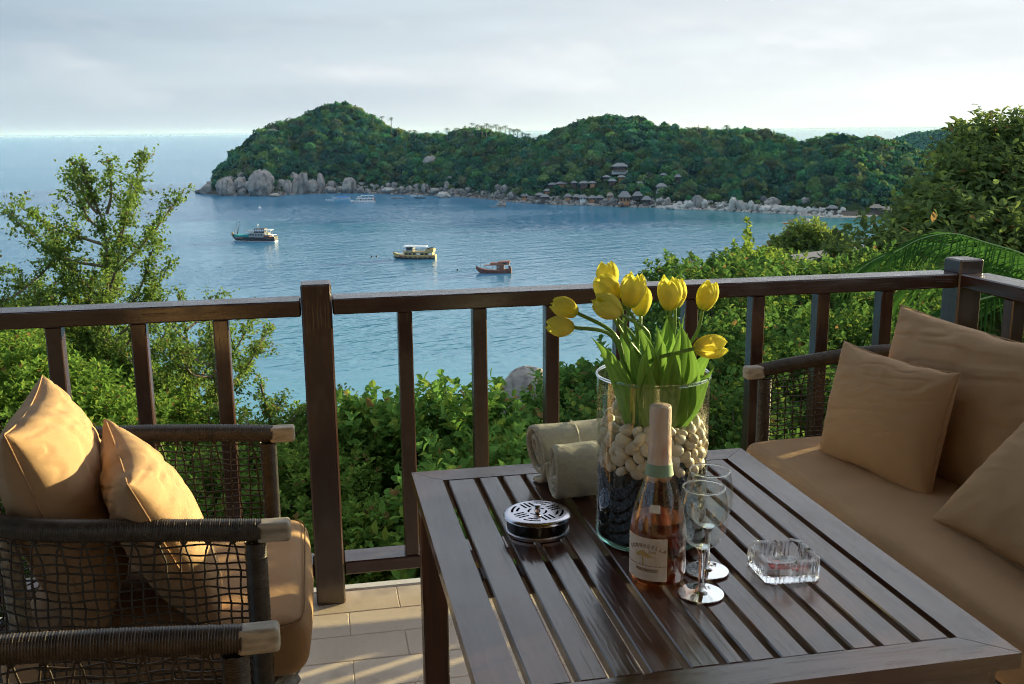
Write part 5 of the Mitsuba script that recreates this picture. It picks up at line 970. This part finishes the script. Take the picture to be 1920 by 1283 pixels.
for i, (c, rz, w1, hg, tail, lab) in enumerate((((.590, 1.868, ZB + .0640), math.radians(5), .0530, 1.08, 2.4, 'rolled beige terry towel nearest the vase, in front of another roll'), ((.580, 1.985, ZB + .0640), math.radians(4), .0560, 1.10, 1.0, 'rolled beige terry towel lying at the back edge of the table'))):
    k = thing('towel', lab, 'towel', None); m = towel(.285, 2.6, .012, w1, hg, 5 + i, tail)
    v = np.array(m.vertices); v[:, 2] = np.maximum(v[:, 2], -.0630 + .002 * np.abs(np.sin(v[:, 0] * 40))); m.vertices = v
    put(k, 'roll', moved(m, c, rz), 'terry', True)
    te = 2.6 * 2 * np.pi; th = np.linspace(te - 3.4, te - .5, 40); rr = .012 + (w1 - .012) * th / te + (w1 - .012) / 2.6 * .40 + .0012; a = th + tail; ok = rr * np.sin(a) > -.045
    put(k, 'hem', moved(tube(np.stack([np.full(40, -.060), rr * np.cos(a), rr * 1.0 * np.sin(a) * hg], 1)[ok], .0016, 7, True, 1), c, rz), 'terry_hem', True)
# ---------------------------------------------------------------- plants on the hillside below the terrace
def unit(v): return v / (np.linalg.norm(v, axis=-1, keepdims=True) + 1e-12)
def leaves(P, D, N, L, W, base, rng, fine=True, yellow=0.25, fold=0.3):
    """leaves at P pointing along D with upper side N: folded diamonds, or six-sided ovals round a midrib"""
    n = len(P); D = unit(D); S = unit(np.cross(D, N)); N = np.cross(S, D); L = np.broadcast_to(L, (n,)) * rng.uniform(.65, 1.25, n); W = np.broadcast_to(W, (n,)) * rng.uniform(.75, 1.2, n)
    l, w = L[:, None], W[:, None]
    if fine: V = np.stack([P, P + D * l * .5 + S * w + N * w * fold, P + D * l - N * l * .10, P + D * l * .5 - S * w + N * w * fold], 1); fq = np.array([[0, 1, 2], [0, 2, 3]])
    else:
        V = np.stack([P, P + D * l * .28 + S * w * .8 + N * w * fold, P + D * l * .68 + S * w * .85 + N * w * fold * .8, P + D * l - N * l * .12, P + D * l * .68 - S * w * .85 + N * w * fold * .8, P + D * l * .28 - S * w * .8 + N * w * fold, P + D * l * .5], 1)
        fq = np.array([[6, 0, 1], [6, 1, 2], [6, 2, 3], [6, 3, 4], [6, 4, 5], [6, 5, 0]])
    k = V.shape[1]; F = ((np.arange(n) * k)[:, None, None] + fq).reshape(-1, 3)
    c = np.asarray(base) * rng.uniform(.65, 1.3, (n, 1)); y = (rng.uniform(size=(n, 1)) < yellow) * rng.uniform(.2, .8, (n, 1)); c = c * (1 - y) + np.array([.30, .38, .07]) * y; dead = rng.uniform(size=(n, 1)) < .025; c = np.where(dead, np.array([.26, .17, .07]), c)
    return V.reshape(-1, 3), F, np.repeat(np.clip(c, 0, 1), k, 0)
def leafmesh(k, part, packs, mat, kind=None, pick=0):
    if pick:      # the leaves that show largest are parts of their own
        v0, f0, c0 = packs[0]; n = 7 if len(v0) * 6 == len(f0) * 7 else 4; fq = f0[:6 if n == 7 else 2]; V0 = np.vstack([p[0] for p in packs]).reshape(-1, n, 3); C0 = np.vstack([p[2] for p in packs]).reshape(-1, n, 3)
        order = np.argsort(np.linalg.norm(V0.mean(1) - EYE, axis=1) - 0.5 * V0.mean(1)[:, 2]); near, rest = order[:pick], order[pick:]
        for i in near: put(k, 'leaf', tm(V0[i], fq), mat, False, color=C0[i])
        packs = [(V0[rest].reshape(-1, 3), ((np.arange(len(rest)) * n)[:, None, None] + fq).reshape(-1, 3), C0[rest].reshape(-1, 3))]
    o, V, F, C = 0, [], [], []
    for v, f, c in packs: V.append(v); F.append(f + o); C.append(c); o += len(v)
    return put(k, part, tm(np.vstack(V), np.vstack(F)), mat, False, color=np.vstack(C), kind=kind)
def stems(rng, a, b, n, r, sag=.1):
    """woody stems from points a to points b"""
    return [tube(spline([p, (p + q) / 2 + rng.normal(0, np.linalg.norm(q - p) * sag, 3), q], 7), np.linspace(r, r * .35, 7), 5, False) for p, q in zip(a, b)]

def shrub(name, label, lumps, leafL, leafW, col, rng, sprigs, per, fine, mat, group=None, cat='shrub', yellow=.25, up=.5, droop=0.0, foot=None, trunk_r=.02, pick=0):
    """sprigs of leaves over the surface of lumps (x, y, z, r); stems rise to them from the foot"""
    k = thing(name, label, cat, group); lumps = np.asarray(lumps, float); area = lumps[:, 3] ** 2; pk = []; ends = []
    for (x, y, z, r), a in zip(lumps, area / area.sum()):
        n = max(int(sprigs * a), 6); d = unit(rng.normal(size=(n, 3)) + [0, 0, .25]); rad = r * (.45 + .6 * rng.uniform(size=n) ** .45) * (.8 + .45 * meshkit.noise(d * 2.4 + x * 5, 3))
        Q = np.array([x, y, z]) + d * rad[:, None]; ax = unit(d + rng.normal(0, .35, (n, 3)) + [0, 0, up])
        ln = leafL * per * .28 * rng.uniform(.7, 1.3, n); ends.append(Q[:: max(1, n // 14)])
        s = np.linspace(.1, 1, per)[None]; P = Q[:, None] + ax[:, None] * (s * ln[:, None])[..., None] - np.array([0, 0, 1]) * (.22 * (s * ln[:, None]) ** 2 / leafL * .12)[..., None]
        u = unit(np.cross(ax, rng.normal(size=(n, 3)))); v = np.cross(ax, u); ph = (np.arange(per) * 2.4)[None] + rng.uniform(0, 6, (n, 1))
        out = u[:, None] * np.cos(ph)[..., None] + v[:, None] * np.sin(ph)[..., None]; D = unit(out + ax[:, None] * (.25 + .9 * s[..., None]) + rng.normal(0, .25, (n, per, 3)) - [0, 0, droop])
        N = unit(ax[:, None] * .6 + rng.normal(0, .35, (n, per, 3)) + [0, 0, .8])
        pk.append(leaves(P.reshape(-1, 3), D.reshape(-1, 3), N.reshape(-1, 3), leafL, leafW, col, rng, fine, yellow))
    leafmesh(k, 'foliage', pk, mat, 'stuff', pick)
    c = lumps[:, :3].mean(0); fx, fy = (c[0], c[1]) if foot is None else foot; g = float(slope_z(np.array([fx]), np.array([fy]))[0]) - .15
    E = np.vstack(ends); root = np.array([fx, fy, g]); hub = root + (c - root) * .55
    put(k, 'stem', cat_(stems(rng, [root] * 3, [hub + rng.normal(0, .06, 3) for _ in range(3)], 7, trunk_r * 1.4, .04) + stems(rng, [hub + rng.normal(0, .08, 3) for _ in E], E, 7, trunk_r * .55, .08)), 'bark', True)
    return k

def feathery(name, label, base, top, limbs, rng, leaf=.024, col=(.17, .27, .07), r=.024, cat='tree', dens=1.0, group=None):
    """an upright young tree: limbs thick with small tufted leaves"""
    k = thing(name, label, cat, group); wood, pk = [], []
    trunk = spline([base, *top], 30); wood.append(tube(trunk, np.linspace(r, r * .25, 30), 7, False)); lines = [(trunk[14:], .5)]
    for a, b in limbs:
        a, b = np.asarray(a, float), np.asarray(b, float); b = a + (b - a) * 1.2 + [0, rng.normal(0, .18), 0]; m = (a + b) / 2 + [0, 0, -.10 * np.linalg.norm(b - a)] + rng.normal(0, .02, 3)
        P = spline([a, m, b], 20); wood.append(tube(P, np.linspace(r * .42, r * .10, 20), 5, False)); lines.append((P[4:], 1.0))
    for P, wgt in lines:
        L = np.linalg.norm(np.diff(P, axis=0), axis=1).sum(); nt = int(L / .0165 * dens)
        for q in range(nt):
            s = rng.uniform(0, 1) ** .85; i = min(int(s * (len(P) - 1)), len(P) - 2); p = P[i] + (P[i + 1] - P[i]) * rng.uniform(); t = unit(P[i + 1] - P[i])
            d = unit(rng.normal(size=3) * .9 + t * .7 + [0, 0, .35]); l = rng.uniform(.05, .17) * (1.15 - .55 * s) * wgt ** .3; n = int(11 + l * 150)
            u = rng.uniform(0, 1, n)[:, None]; pts = p + d * l * u + rng.normal(0, .014, (n, 3)); D = unit(d * .5 + rng.normal(0, .8, (n, 3)) + [0, 0, -.1]); N = unit(rng.normal(0, .45, (n, 3)) + [0, 0, 1.0])
            pk.append(leaves(pts, D, N, leaf, leaf * .36, np.asarray(col) * rng.uniform(.75, 1.2), rng, True, .22))
            if rng.uniform() < .35: wood.append(tube(np.array([p, p + d * l * .9]), [r * .10, r * .04], 4, False))
    leafmesh(k, 'foliage', pk, 'leaf', 'stuff'); put(k, 'trunk', cat_(wood), 'bark', True); return k

rng = np.random.default_rng(77)
# the young feathery tree that stands up over the railing on the left
g = lambda x, y: float(slope_z(np.array([x]), np.array([y]))[0]) - .2
LIMBS = [([-1.19, 6.2, 0.70], [-0.98, 6.2, 1.23]), ([-1.2, 6.2, 0.58], [-0.82, 6.2, 0.99]), ([-1.2, 6.2, 0.77], [-1.49, 6.2, 0.98]), ([-1.2, 6.2, 0.64], [-1.62, 6.2, 0.9]), ([-1.22, 6.2, 0.32], [-1.48, 6.2, 0.75]), ([-1.21, 6.2, 0.45], [-0.99, 6.2, 1.04]), ([-1.22, 6.2, 0.19], [-0.9, 6.2, 0.57]), ([-1.23, 6.2, 0.13], [-1.62, 6.2, 0.47]), ([-1.17, 6.2, 0.95], [-1.12, 6.2, 1.22]), ([-1.21, 6.2, 0.32], [-0.94, 6.2, 0.73]),
         ([-1.2, 6.2, .85], [-1.36, 6.2, 1.12]), ([-1.22, 6.2, .95], [-1.30, 6.2, 1.20]), ([-1.22, 6.2, 0.0], [-.88, 6.2, .28]), ([-1.24, 6.2, -.05], [-1.60, 6.2, .2]), ([-1.22, 6.2, .05], [-1.15, 5.8, .45]), ([-1.22, 6.2, .25], [-1.25, 6.6, .6]), ([-1.2, 6.2, .4], [-1.36, 6.2, .62]), ([-1.2, 6.2, .1], [-1.0, 6.2, .42]), ([-1.2, 6.2, -.2], [-.85, 6.2, .05]), ([-1.2, 6.2, -.2], [-1.5, 6.2, -.05]), ([-1.2, 6.2, .2], [-1.42, 6.2, .42])]
feathery('young_tree', 'tall feathery young tree rising above the railing on the left', [-1.33, 6.2, g(-1.33, 6.2)], [[-1.27, 6.2, -.13], [-1.21, 6.2, .45], [-1.19, 6.2, .86], [-1.25, 6.2, 1.08], [-1.28, 6.2, 1.24]], LIMBS, rng)
def fan(x, y, z0, h, n, rng, spread=.55):
    out = []
    for q in range(n):
        s = rng.uniform(.05, .95); a = np.array([x, y, z0 + h * s * .8]); sg = rng.choice([-1, 1]); l = h * spread * (1.1 - .7 * s) * rng.uniform(.7, 1.2)
        out.append((a, a + [sg * l * rng.uniform(.3, 1), rng.normal(0, .3) * l, l * rng.uniform(.35, .95)]))
    return out
for (x, y, z0, h, n, lab) in ((-1.78, 6.0, -.35, 1.12, 22, 'bushy feathery tree at the left edge, lower than its tall neighbour'), (-2.15, 6.4, -.3, 1.05, 18, 'feathery tree cut by the left edge of the view'),
                             (-1.52, 6.6, -.4, 1.02, 16, 'feathery tree just left of the tall young tree'), (-.60, 5.7, -.55, 1.05, 11, 'thin feathery sapling behind the third baluster from the left'), (-.80, 6.3, -.5, .95, 13, 'feathery sapling right of the tall young tree, seen through the balusters'),
                             (-.26, 5.1, -.55, .70, 9, 'slim sapling tip rising left of the thick railing post')):
    feathery('sapling' if n < 15 else 'feathery_tree', lab, [x - .05, y, g(x, y)], [[x, y, z0], [x + .02, y, z0 + h * .5], [x + rng.normal(0, .04), y, z0 + h]], fan(x, y, z0, h, n, rng), rng, dens=.9)
FIN = [[.24, 5.0, -.55, .34], [-.03, 5.2, -.58, .31], [-.27, 5.6, -.68, .33], [-.5, 5.2, -.52, .31], [-.89, 5.6, -.44, .33], [-1.17, 5.2, -.21, .36], [-1.38, 5.0, -.05, .33], [-1.64, 5.0, .10, .35], [-1.11, 6.2, -.30, .26], [-1.43, 6.0, -.12, .26], [-.14, 4.6, -.47, .31], [.27, 4.0, -.44, .18], [.02, 3.9, -.42, .15], [-1.87, 6.5, -.04, .33], [-.53, 4.6, -.45, .30], [-.9, 4.6, -.42, .32], [-1.26, 4.6, -.33, .31]]
fine_ = []; lab3 = {0: 'fine leaved bright green shrub between the thick post and the table', 7: 'fine leaved shrub at the far left below the railing', 10: 'fine leaved green shrub right behind the foot of the thick post'}
for i, L in enumerate(FIN):
    lab = lab3.get(i, 'fine leaved green shrub behind the railing on the left half')
    shrub('shrub', lab, [L, [L[0] + rng.normal(0, .1), L[1] + .15, L[2] + .05, L[3] * .8]], .032, .0125, (.15, .27, .055), rng, 520, 13, True, 'leaf', None if i in lab3 else 'fine leaved shrubs on the left', trunk_r=.012)
    if i not in lab3: fine_.append((list(labels)[-1].split('__')[0], L[0], L[1]))
rank_labels(fine_, '{} fine leaved shrub from the left behind the left half of the railing')
BRD = [[.26, 5.2, -.36, .28], [.67, 5.0, -.26, .27], [1.04, 5.2, -.54, .22], [1.7, 6.5, -.62, .32], [.69, 4.3, -.40, .28], [1.07, 4.4, -.42, .26], [.47, 3.9, -.36, .20], [1.51, 5.2, -.5, .27]]
lab4 = ['broad leaved glossy shrub right of the thick post', 'broad leaved glossy shrub with upright sprigs in the middle gap of the balusters', 'broad leaved shrub in front of the brown boulder', 'dark shrub right of the brown boulder', 'broad leaved shrub low behind the far edge of the table', 'broad leaved shrub behind the rolled towels', 'broad leaved shrub low behind the left corner of the table', 'broad leaved shrub behind the vase']
for L, lab in zip(BRD, lab4): shrub('broadleaf_shrub', lab, [L, [L[0] + .12, L[1] + .2, L[2] - .05, L[3] * .8]], .056, .020, (.145, .29, .065), rng, 250, 11, False, 'glossy_leaf', yellow=.3, up=.7, trunk_r=.013, pick=45)
dens_ = []; SH = [[2.07, 5.6, -.32, .37], [2.88, 6.4, -.05, .50], [3.72, 7.2, -.26, .57], [2.02, 4.8, -.30, .33], [1.63, 4.9, -.42, .30], [2.63, 5.4, -.23, .40], [4.19, 7.4, -.19, .46], [4.67, 7.4, -.16, .47], [1.91, 6.2, -.55, .25], [2.98, 7.5, -.11, .37], [3.31, 6.0, -.28, .42], [3.78, 6.0, -.31, .43], [4.11, 9.0, -.25, .34]]
for i, L in enumerate(SH):
    shrub('dense_shrub', 'dense small leaved dark green shrub behind the right half of the railing', [L, [L[0] - .1, L[1] + .25, L[2] + .08, L[3] * .75], [L[0] + .2, L[1] - .1, L[2] - .2, L[3] * .8]], .046, .017, (.095, .19, .048), rng, 560, 10, False, 'glossy_leaf', 'dense shrubs on the right', yellow=.22, up=.4, trunk_r=.015); dens_.append((list(labels)[-1].split('__')[0], L[0], L[1]))
rank_labels(dens_, '{} dense dark shrub from the left behind the right half of the railing')
for L, lab in (([5.9, 12.0, -.85, .46], 'sunlit yellow green bush just above the top rail, right of the tulips'), ([5.02, 11.0, -.46, .34], 'small yellow green bush above the rail nearest the tulips'), ([6.61, 12.0, -1.3, .42], 'yellow green bush in front of the white roof edge')):
    shrub('bush', lab, [L, [L[0] + .3, L[1] + .3, L[2] - .1, L[3] * .8], [L[0] - .3, L[1], L[2] - .2, L[3] * .8]], .075, .028, (.19, .29, .055), rng, 420, 10, False, 'leaf', cat='bush', yellow=.45, up=.7)
for x, y, z, h, lab in ((3.95, 10.0, -.35, .42, 'thin leafy sprig poking above the rail right of the tulips'), (5.25, 11.5, -.2, .48, 'leafy shoot standing up from the yellow green bushes')):
    k = thing('sprig', lab, 'sprig'); P = spline([[x, y, z - .4], [x + .01, y, z], [x - .03, y, z + h]], 14); put(k, 'stem', tube(P, np.linspace(.008, .003, 14), 5), 'bark', True)
    n = 46; i = rng.integers(5, 14, n); leafmesh(k, 'leaf', [leaves(P[i] + rng.normal(0, .01, (n, 3)), unit(rng.normal(size=(n, 3)) + [0, 0, .7]), unit(rng.normal(0, .5, (n, 3)) + [0, 0, 1]), .085, .026, (.16, .24, .05), rng, False)], 'leaf')
# big broad leaved tree on the right
TR = [[8.2, 11.0, .72, .60], [8.46, 11.0, 1.02, .39], [7.62, 10.5, .42, .56], [6.7, 10.0, .14, .45], [6.22, 10.0, -.05, .34], [7.86, 10.5, .28, .69], [5.85, 10.0, -.12, .29], [8.74, 11.0, .60, .70], [6.5, 9.5, .10, .40], [9.15, 11.0, .13, .94], [5.76, 9.0, -.05, .37], [8.27, 11.5, 1.10, .24], [7.0, 9.6, -.1, .6], [8.0, 9.8, -.3, .7], [8.05, 10.8, .74, .26]]
shrub('large_tree', 'large broad leaved tree with drooping leaves filling the right edge', TR, .105, .031, (.130, .190, .065), rng, 3000, 9, False, 'glossy_leaf', cat='tree', yellow=.30, up=.1, droop=.45, foot=(8.6, 11.2), trunk_r=.09, pick=80)
k = thing('sprig', 'bare topped sprig standing highest above the large tree on the right', 'sprig'); P = spline([[8.05, 11.5, .95], [8.0, 11.5, 1.25], [8.02, 11.5, 1.48]], 12); put(k, 'stem', tube(P, np.linspace(.014, .005, 12), 5), 'bark', True)
n = 34; i = rng.integers(4, 12, n); leafmesh(k, 'leaf', [leaves(P[i] + rng.normal(0, .03, (n, 3)), unit(rng.normal(size=(n, 3)) + [0, 0, .3]), unit(rng.normal(0, .5, (n, 3)) + [0, 0, 1]), .13, .034, (.12, .16, .05), rng, False)], 'leaf')

# feather palm at the right corner
def frond(k, path, ll, rng, n=54, hang=.5, col=(.052, .135, .03), name='frond'):
    P = spline(path, n); t, a, b = frames(P); s = np.linspace(0, 1, n); V, F, C, o = [], [], [], 0
    for i in range(5, n):
        l = ll * (math.sin(math.pi * (.10 + .85 * s[i])) ** .6) * rng.uniform(.9, 1.08)
        for sg in (-1, 1):
            d = unit(a[i] * sg * .85 + t[i] * .75 + b[i] * .18 + rng.normal(0, .05, 3)); u = np.linspace(0, 1, 5)[:, None]
            c = P[i] + d * l * u + np.array([0, 0, -1.0]) * hang * l * u ** 1.8; w = .0070 * ll / .34 * (np.sin(np.pi * np.clip(u * .8 + .17, 0, 1))) * (1 - u ** 4); side = unit(np.cross(d, [0, 0, 1.0])) * .55 + np.array([0, 0, .7])
            V.append(np.stack([c - side * w, c + side * w], 1).reshape(-1, 3)); q = np.arange(4) * 2 + o; F.append(np.vstack([np.stack([q, q + 1, q + 3], 1), np.stack([q, q + 3, q + 2], 1)])); o += 10
            C.append(np.repeat([np.asarray(col) * rng.uniform(.75, 1.25)], 10, 0))
    fk = put(k, name, tube(P, np.linspace(.012, .003, n) * ll / .34, 6), 'stem_green', True)
    scene[numbered(fk + '__leaflet')] = mikit.ply(tm(np.vstack(V), np.vstack(F)), 'leaf', False, color=np.vstack(C)); labels[f'{fk}__leaflet'] = {'kind': 'stuff'}
k = thing('palm', 'feather palm with arching fronds at the right corner of the terrace', 'palm tree')
hub = np.array([4.72, 5.35, .18]); put(k, 'trunk', tube([[4.75, 5.4, g(4.75, 5.4)], [4.74, 5.4, -.8], hub - [0, 0, .04]], [.10, .085, .07], 12), 'bark', True)
for pts, hg in (([[4.45, 5.25, .50], [4.13, 5.2, .65], [3.87, 5.2, .73], [3.65, 5.2, .79], [3.45, 5.2, .77], [3.27, 5.2, .69]], .75), ([[4.4, 5.4, .45], [4.1, 5.5, .62], [3.8, 5.6, .68], [3.5, 5.7, .60], [3.3, 5.75, .45]], .6), ([[4.4, 5.3, .35], [4.05, 5.2, .42], [3.7, 5.15, .36], [3.42, 5.1, .18], [3.3, 5.1, .02]], .7),
                ([[4.45, 5.5, .42], [4.2, 5.7, .52], [3.95, 5.85, .46], [3.75, 5.95, .30]], .7), ([[4.65, 5.2, .3], [4.45, 4.95, .30], [4.2, 4.8, .12], [3.95, 4.75, -.15]], .6), ([[5.0, 5.5, .4], [5.4, 5.6, .6], [5.8, 5.7, .55], [6.1, 5.8, .35]], .6), ([[4.5, 5.1, .2], [4.2, 4.9, .1], [3.9, 4.8, -.12], [3.7, 4.75, -.35]], .5)):
    frond(k, [hub] + pts, .42, rng, n=72, hang=hg)
# coconut palms and a round tree further down, a neighbour's roof, a pole and an aerial
for i, (x, y, z, lab) in enumerate(((32.4, 62, -6.9, 'coconut palm below the headland, left of two beside the white roof edge'), (34.6, 62, -6.6, 'coconut palm below the headland, right of two beside the white roof edge'))):
    k = thing('coconut_palm', lab, 'palm tree'); put(k, 'trunk', tube([[x + .3, y + .3, g(x, y)], [x, y, z - .3]], [.2, .14], 8), 'bark', True); m = palm_crown(rng, 1.9, 20, 12, .55); scene[numbered(k + '__crown')] = mikit.ply(m.apply_translation([x, y, z]), 'far_leaf', False, color=leafcol(m, (.13, .20, .06), rng))
shrub('round_tree', 'round crowned yellow green tree behind the two coconut palms', [[33.6, 64, -6.6, 1.25], [32.2, 64, -7.3, 1.1], [35.0, 64, -7.3, 1.2], [30.9, 63, -8.0, 1.0]], .30, .11, (.17, .24, .06), rng, 900, 8, True, 'leaf', cat='tree', yellow=.3, foot=(33.6, 64), trunk_r=.1)
k = thing('neighbour_house', 'white roof edge of a neighbouring house showing between the trees', 'house')
put(k, 'roof', moved(tm(*[(lambda m: (m.vertices, m.faces))(board(-.2, 2.7, -.05, 3.0, -.09, .05, .01))][0]), (12.0, 24.6, -2.33), math.radians(-28), ry=-.16), 'roof_thatch'); put(k, 'fascia', moved(board(-.22, 2.72, -.09, -.0505, -.12, .10, .005), (12.0, 24.6, -2.33), math.radians(-28), ry=-.16), 'wall_white'); put(k, 'wall', moved(board(.2, 2.4, .5, 2.6, -3.2, -.3, .01), (12.0, 24.6, -2.4), math.radians(-28)), 'wall_dark')
k = thing('pole', 'thin white pipe with a short side arm standing in the shrubs behind the sofa', 'pole'); put(k, 'upright', tube([[3.55, 6.75, -2.5], [3.55, 6.75, -.085]], .011, 8), 'metal_pole', True); put(k, 'arm', tube([[3.55, 6.75, -.09], [3.64, 6.75, -.085]], .008, 8), 'metal_pole', True)
k = thing('aerial', 'grey television aerial with crossed rods in the shrubs behind the sofa', 'aerial'); put(k, 'mast', tube([[4.0, 6.7, -2.5], [4.0, 6.7, -.12]], .016, 8), 'metal_pole', True); put(k, 'boom', tube([[3.98, 6.7, -.14], [4.2, 6.7, -.14]], .008, 8), 'metal_pole', True)
for x, dx in ((4.07, .03), (4.13, -.01), (4.18, -.05)): put(k, 'rod', tube([[x - dx, 6.7, -.06], [x + dx, 6.7, -.24]], .005, 6), 'metal_pole', True)
# low green cover right below the edge and further down the slope
n = 2600; y = 3.15 + rng.uniform(0, 1, n) ** 1.5 * 3.0; x = rng.uniform(-2.2, 4.2, n); P = np.stack([x, y, np.minimum(-.55 - .12 * (y - 3.1), -.5) + rng.normal(0, .12, n)], 1)
pk = [leaves(np.repeat(P, 7, 0) + rng.normal(0, .05, (n * 7, 3)), rng.normal(size=(n * 7, 3)), unit(rng.normal(0, .5, (n * 7, 3)) + [0, 0, 1]), .055, .019, (.09, .19, .05), rng, True)]
o = 0; v, f, c = pk[0]; single('ground_cover', tm(v, f), 'leaf', False, 'leafy green undergrowth below the edge of the terrace', 'undergrowth', kind='stuff', color=c)
n = 5200; x = rng.uniform(-75, 70, n); y = 6.5 + rng.uniform(0, 1, n) ** 1.4 * 135; rr = rng.uniform(.35, 1.0, n) * (0.35 + y / 55); z = slope_z(x, y)
lim = 1.4 - (y * (.275 + .045 * (np.abs(x / y - .217) < .055)) + .55) + np.maximum(x - .26 * y, 0) * .12      # stays a low wood: the sea is seen over it
kp = (z > SEA + 1.2) & (np.abs(x - .2 * y) < .75 * y + 3) & ~((np.abs(x - 23) < 4.5) & (y > 90) & (y < 112)); x, y, z, rr = x[kp], y[kp], z[kp], np.clip(rr[kp], .3, 2.6)
forest('hillside_scrub', np.stack([x, y, np.minimum(z + rr * .5, np.maximum(lim[kp] - rr, z))], 1), rr, rng, 44, 1.0, 'low green scrub down the hillside to the sea', [(.09, .16, .045), (.10, .19, .05), (.14, .21, .05)])
# ---------------------------------------------------------------- the air
scene['haze_air'] = {'type': 'homogeneous', 'albedo': {'type': 'rgb', 'value': [0.90, 0.94, 0.97]}, 'sigma_t': {'type': 'rgb', 'value': [1.2e-5, 2.2e-5, 4.0e-5]}}
scene['haze'] = {'type': 'cube', 'to_world': T().translate([0, 0, 0.5 * (SEA - 1 + 90)]).scale([41000, 41000, 0.5 * (90 - SEA + 1)]), 'bsdf': {'type': 'null'}, 'interior': {'type': 'ref', 'id': 'haze_air'}}
labels['haze'] = {'label': 'thin sea haze', 'kind': 'stuff'}
scene['camera']['medium'] = {'type': 'ref', 'id': 'haze_air'}
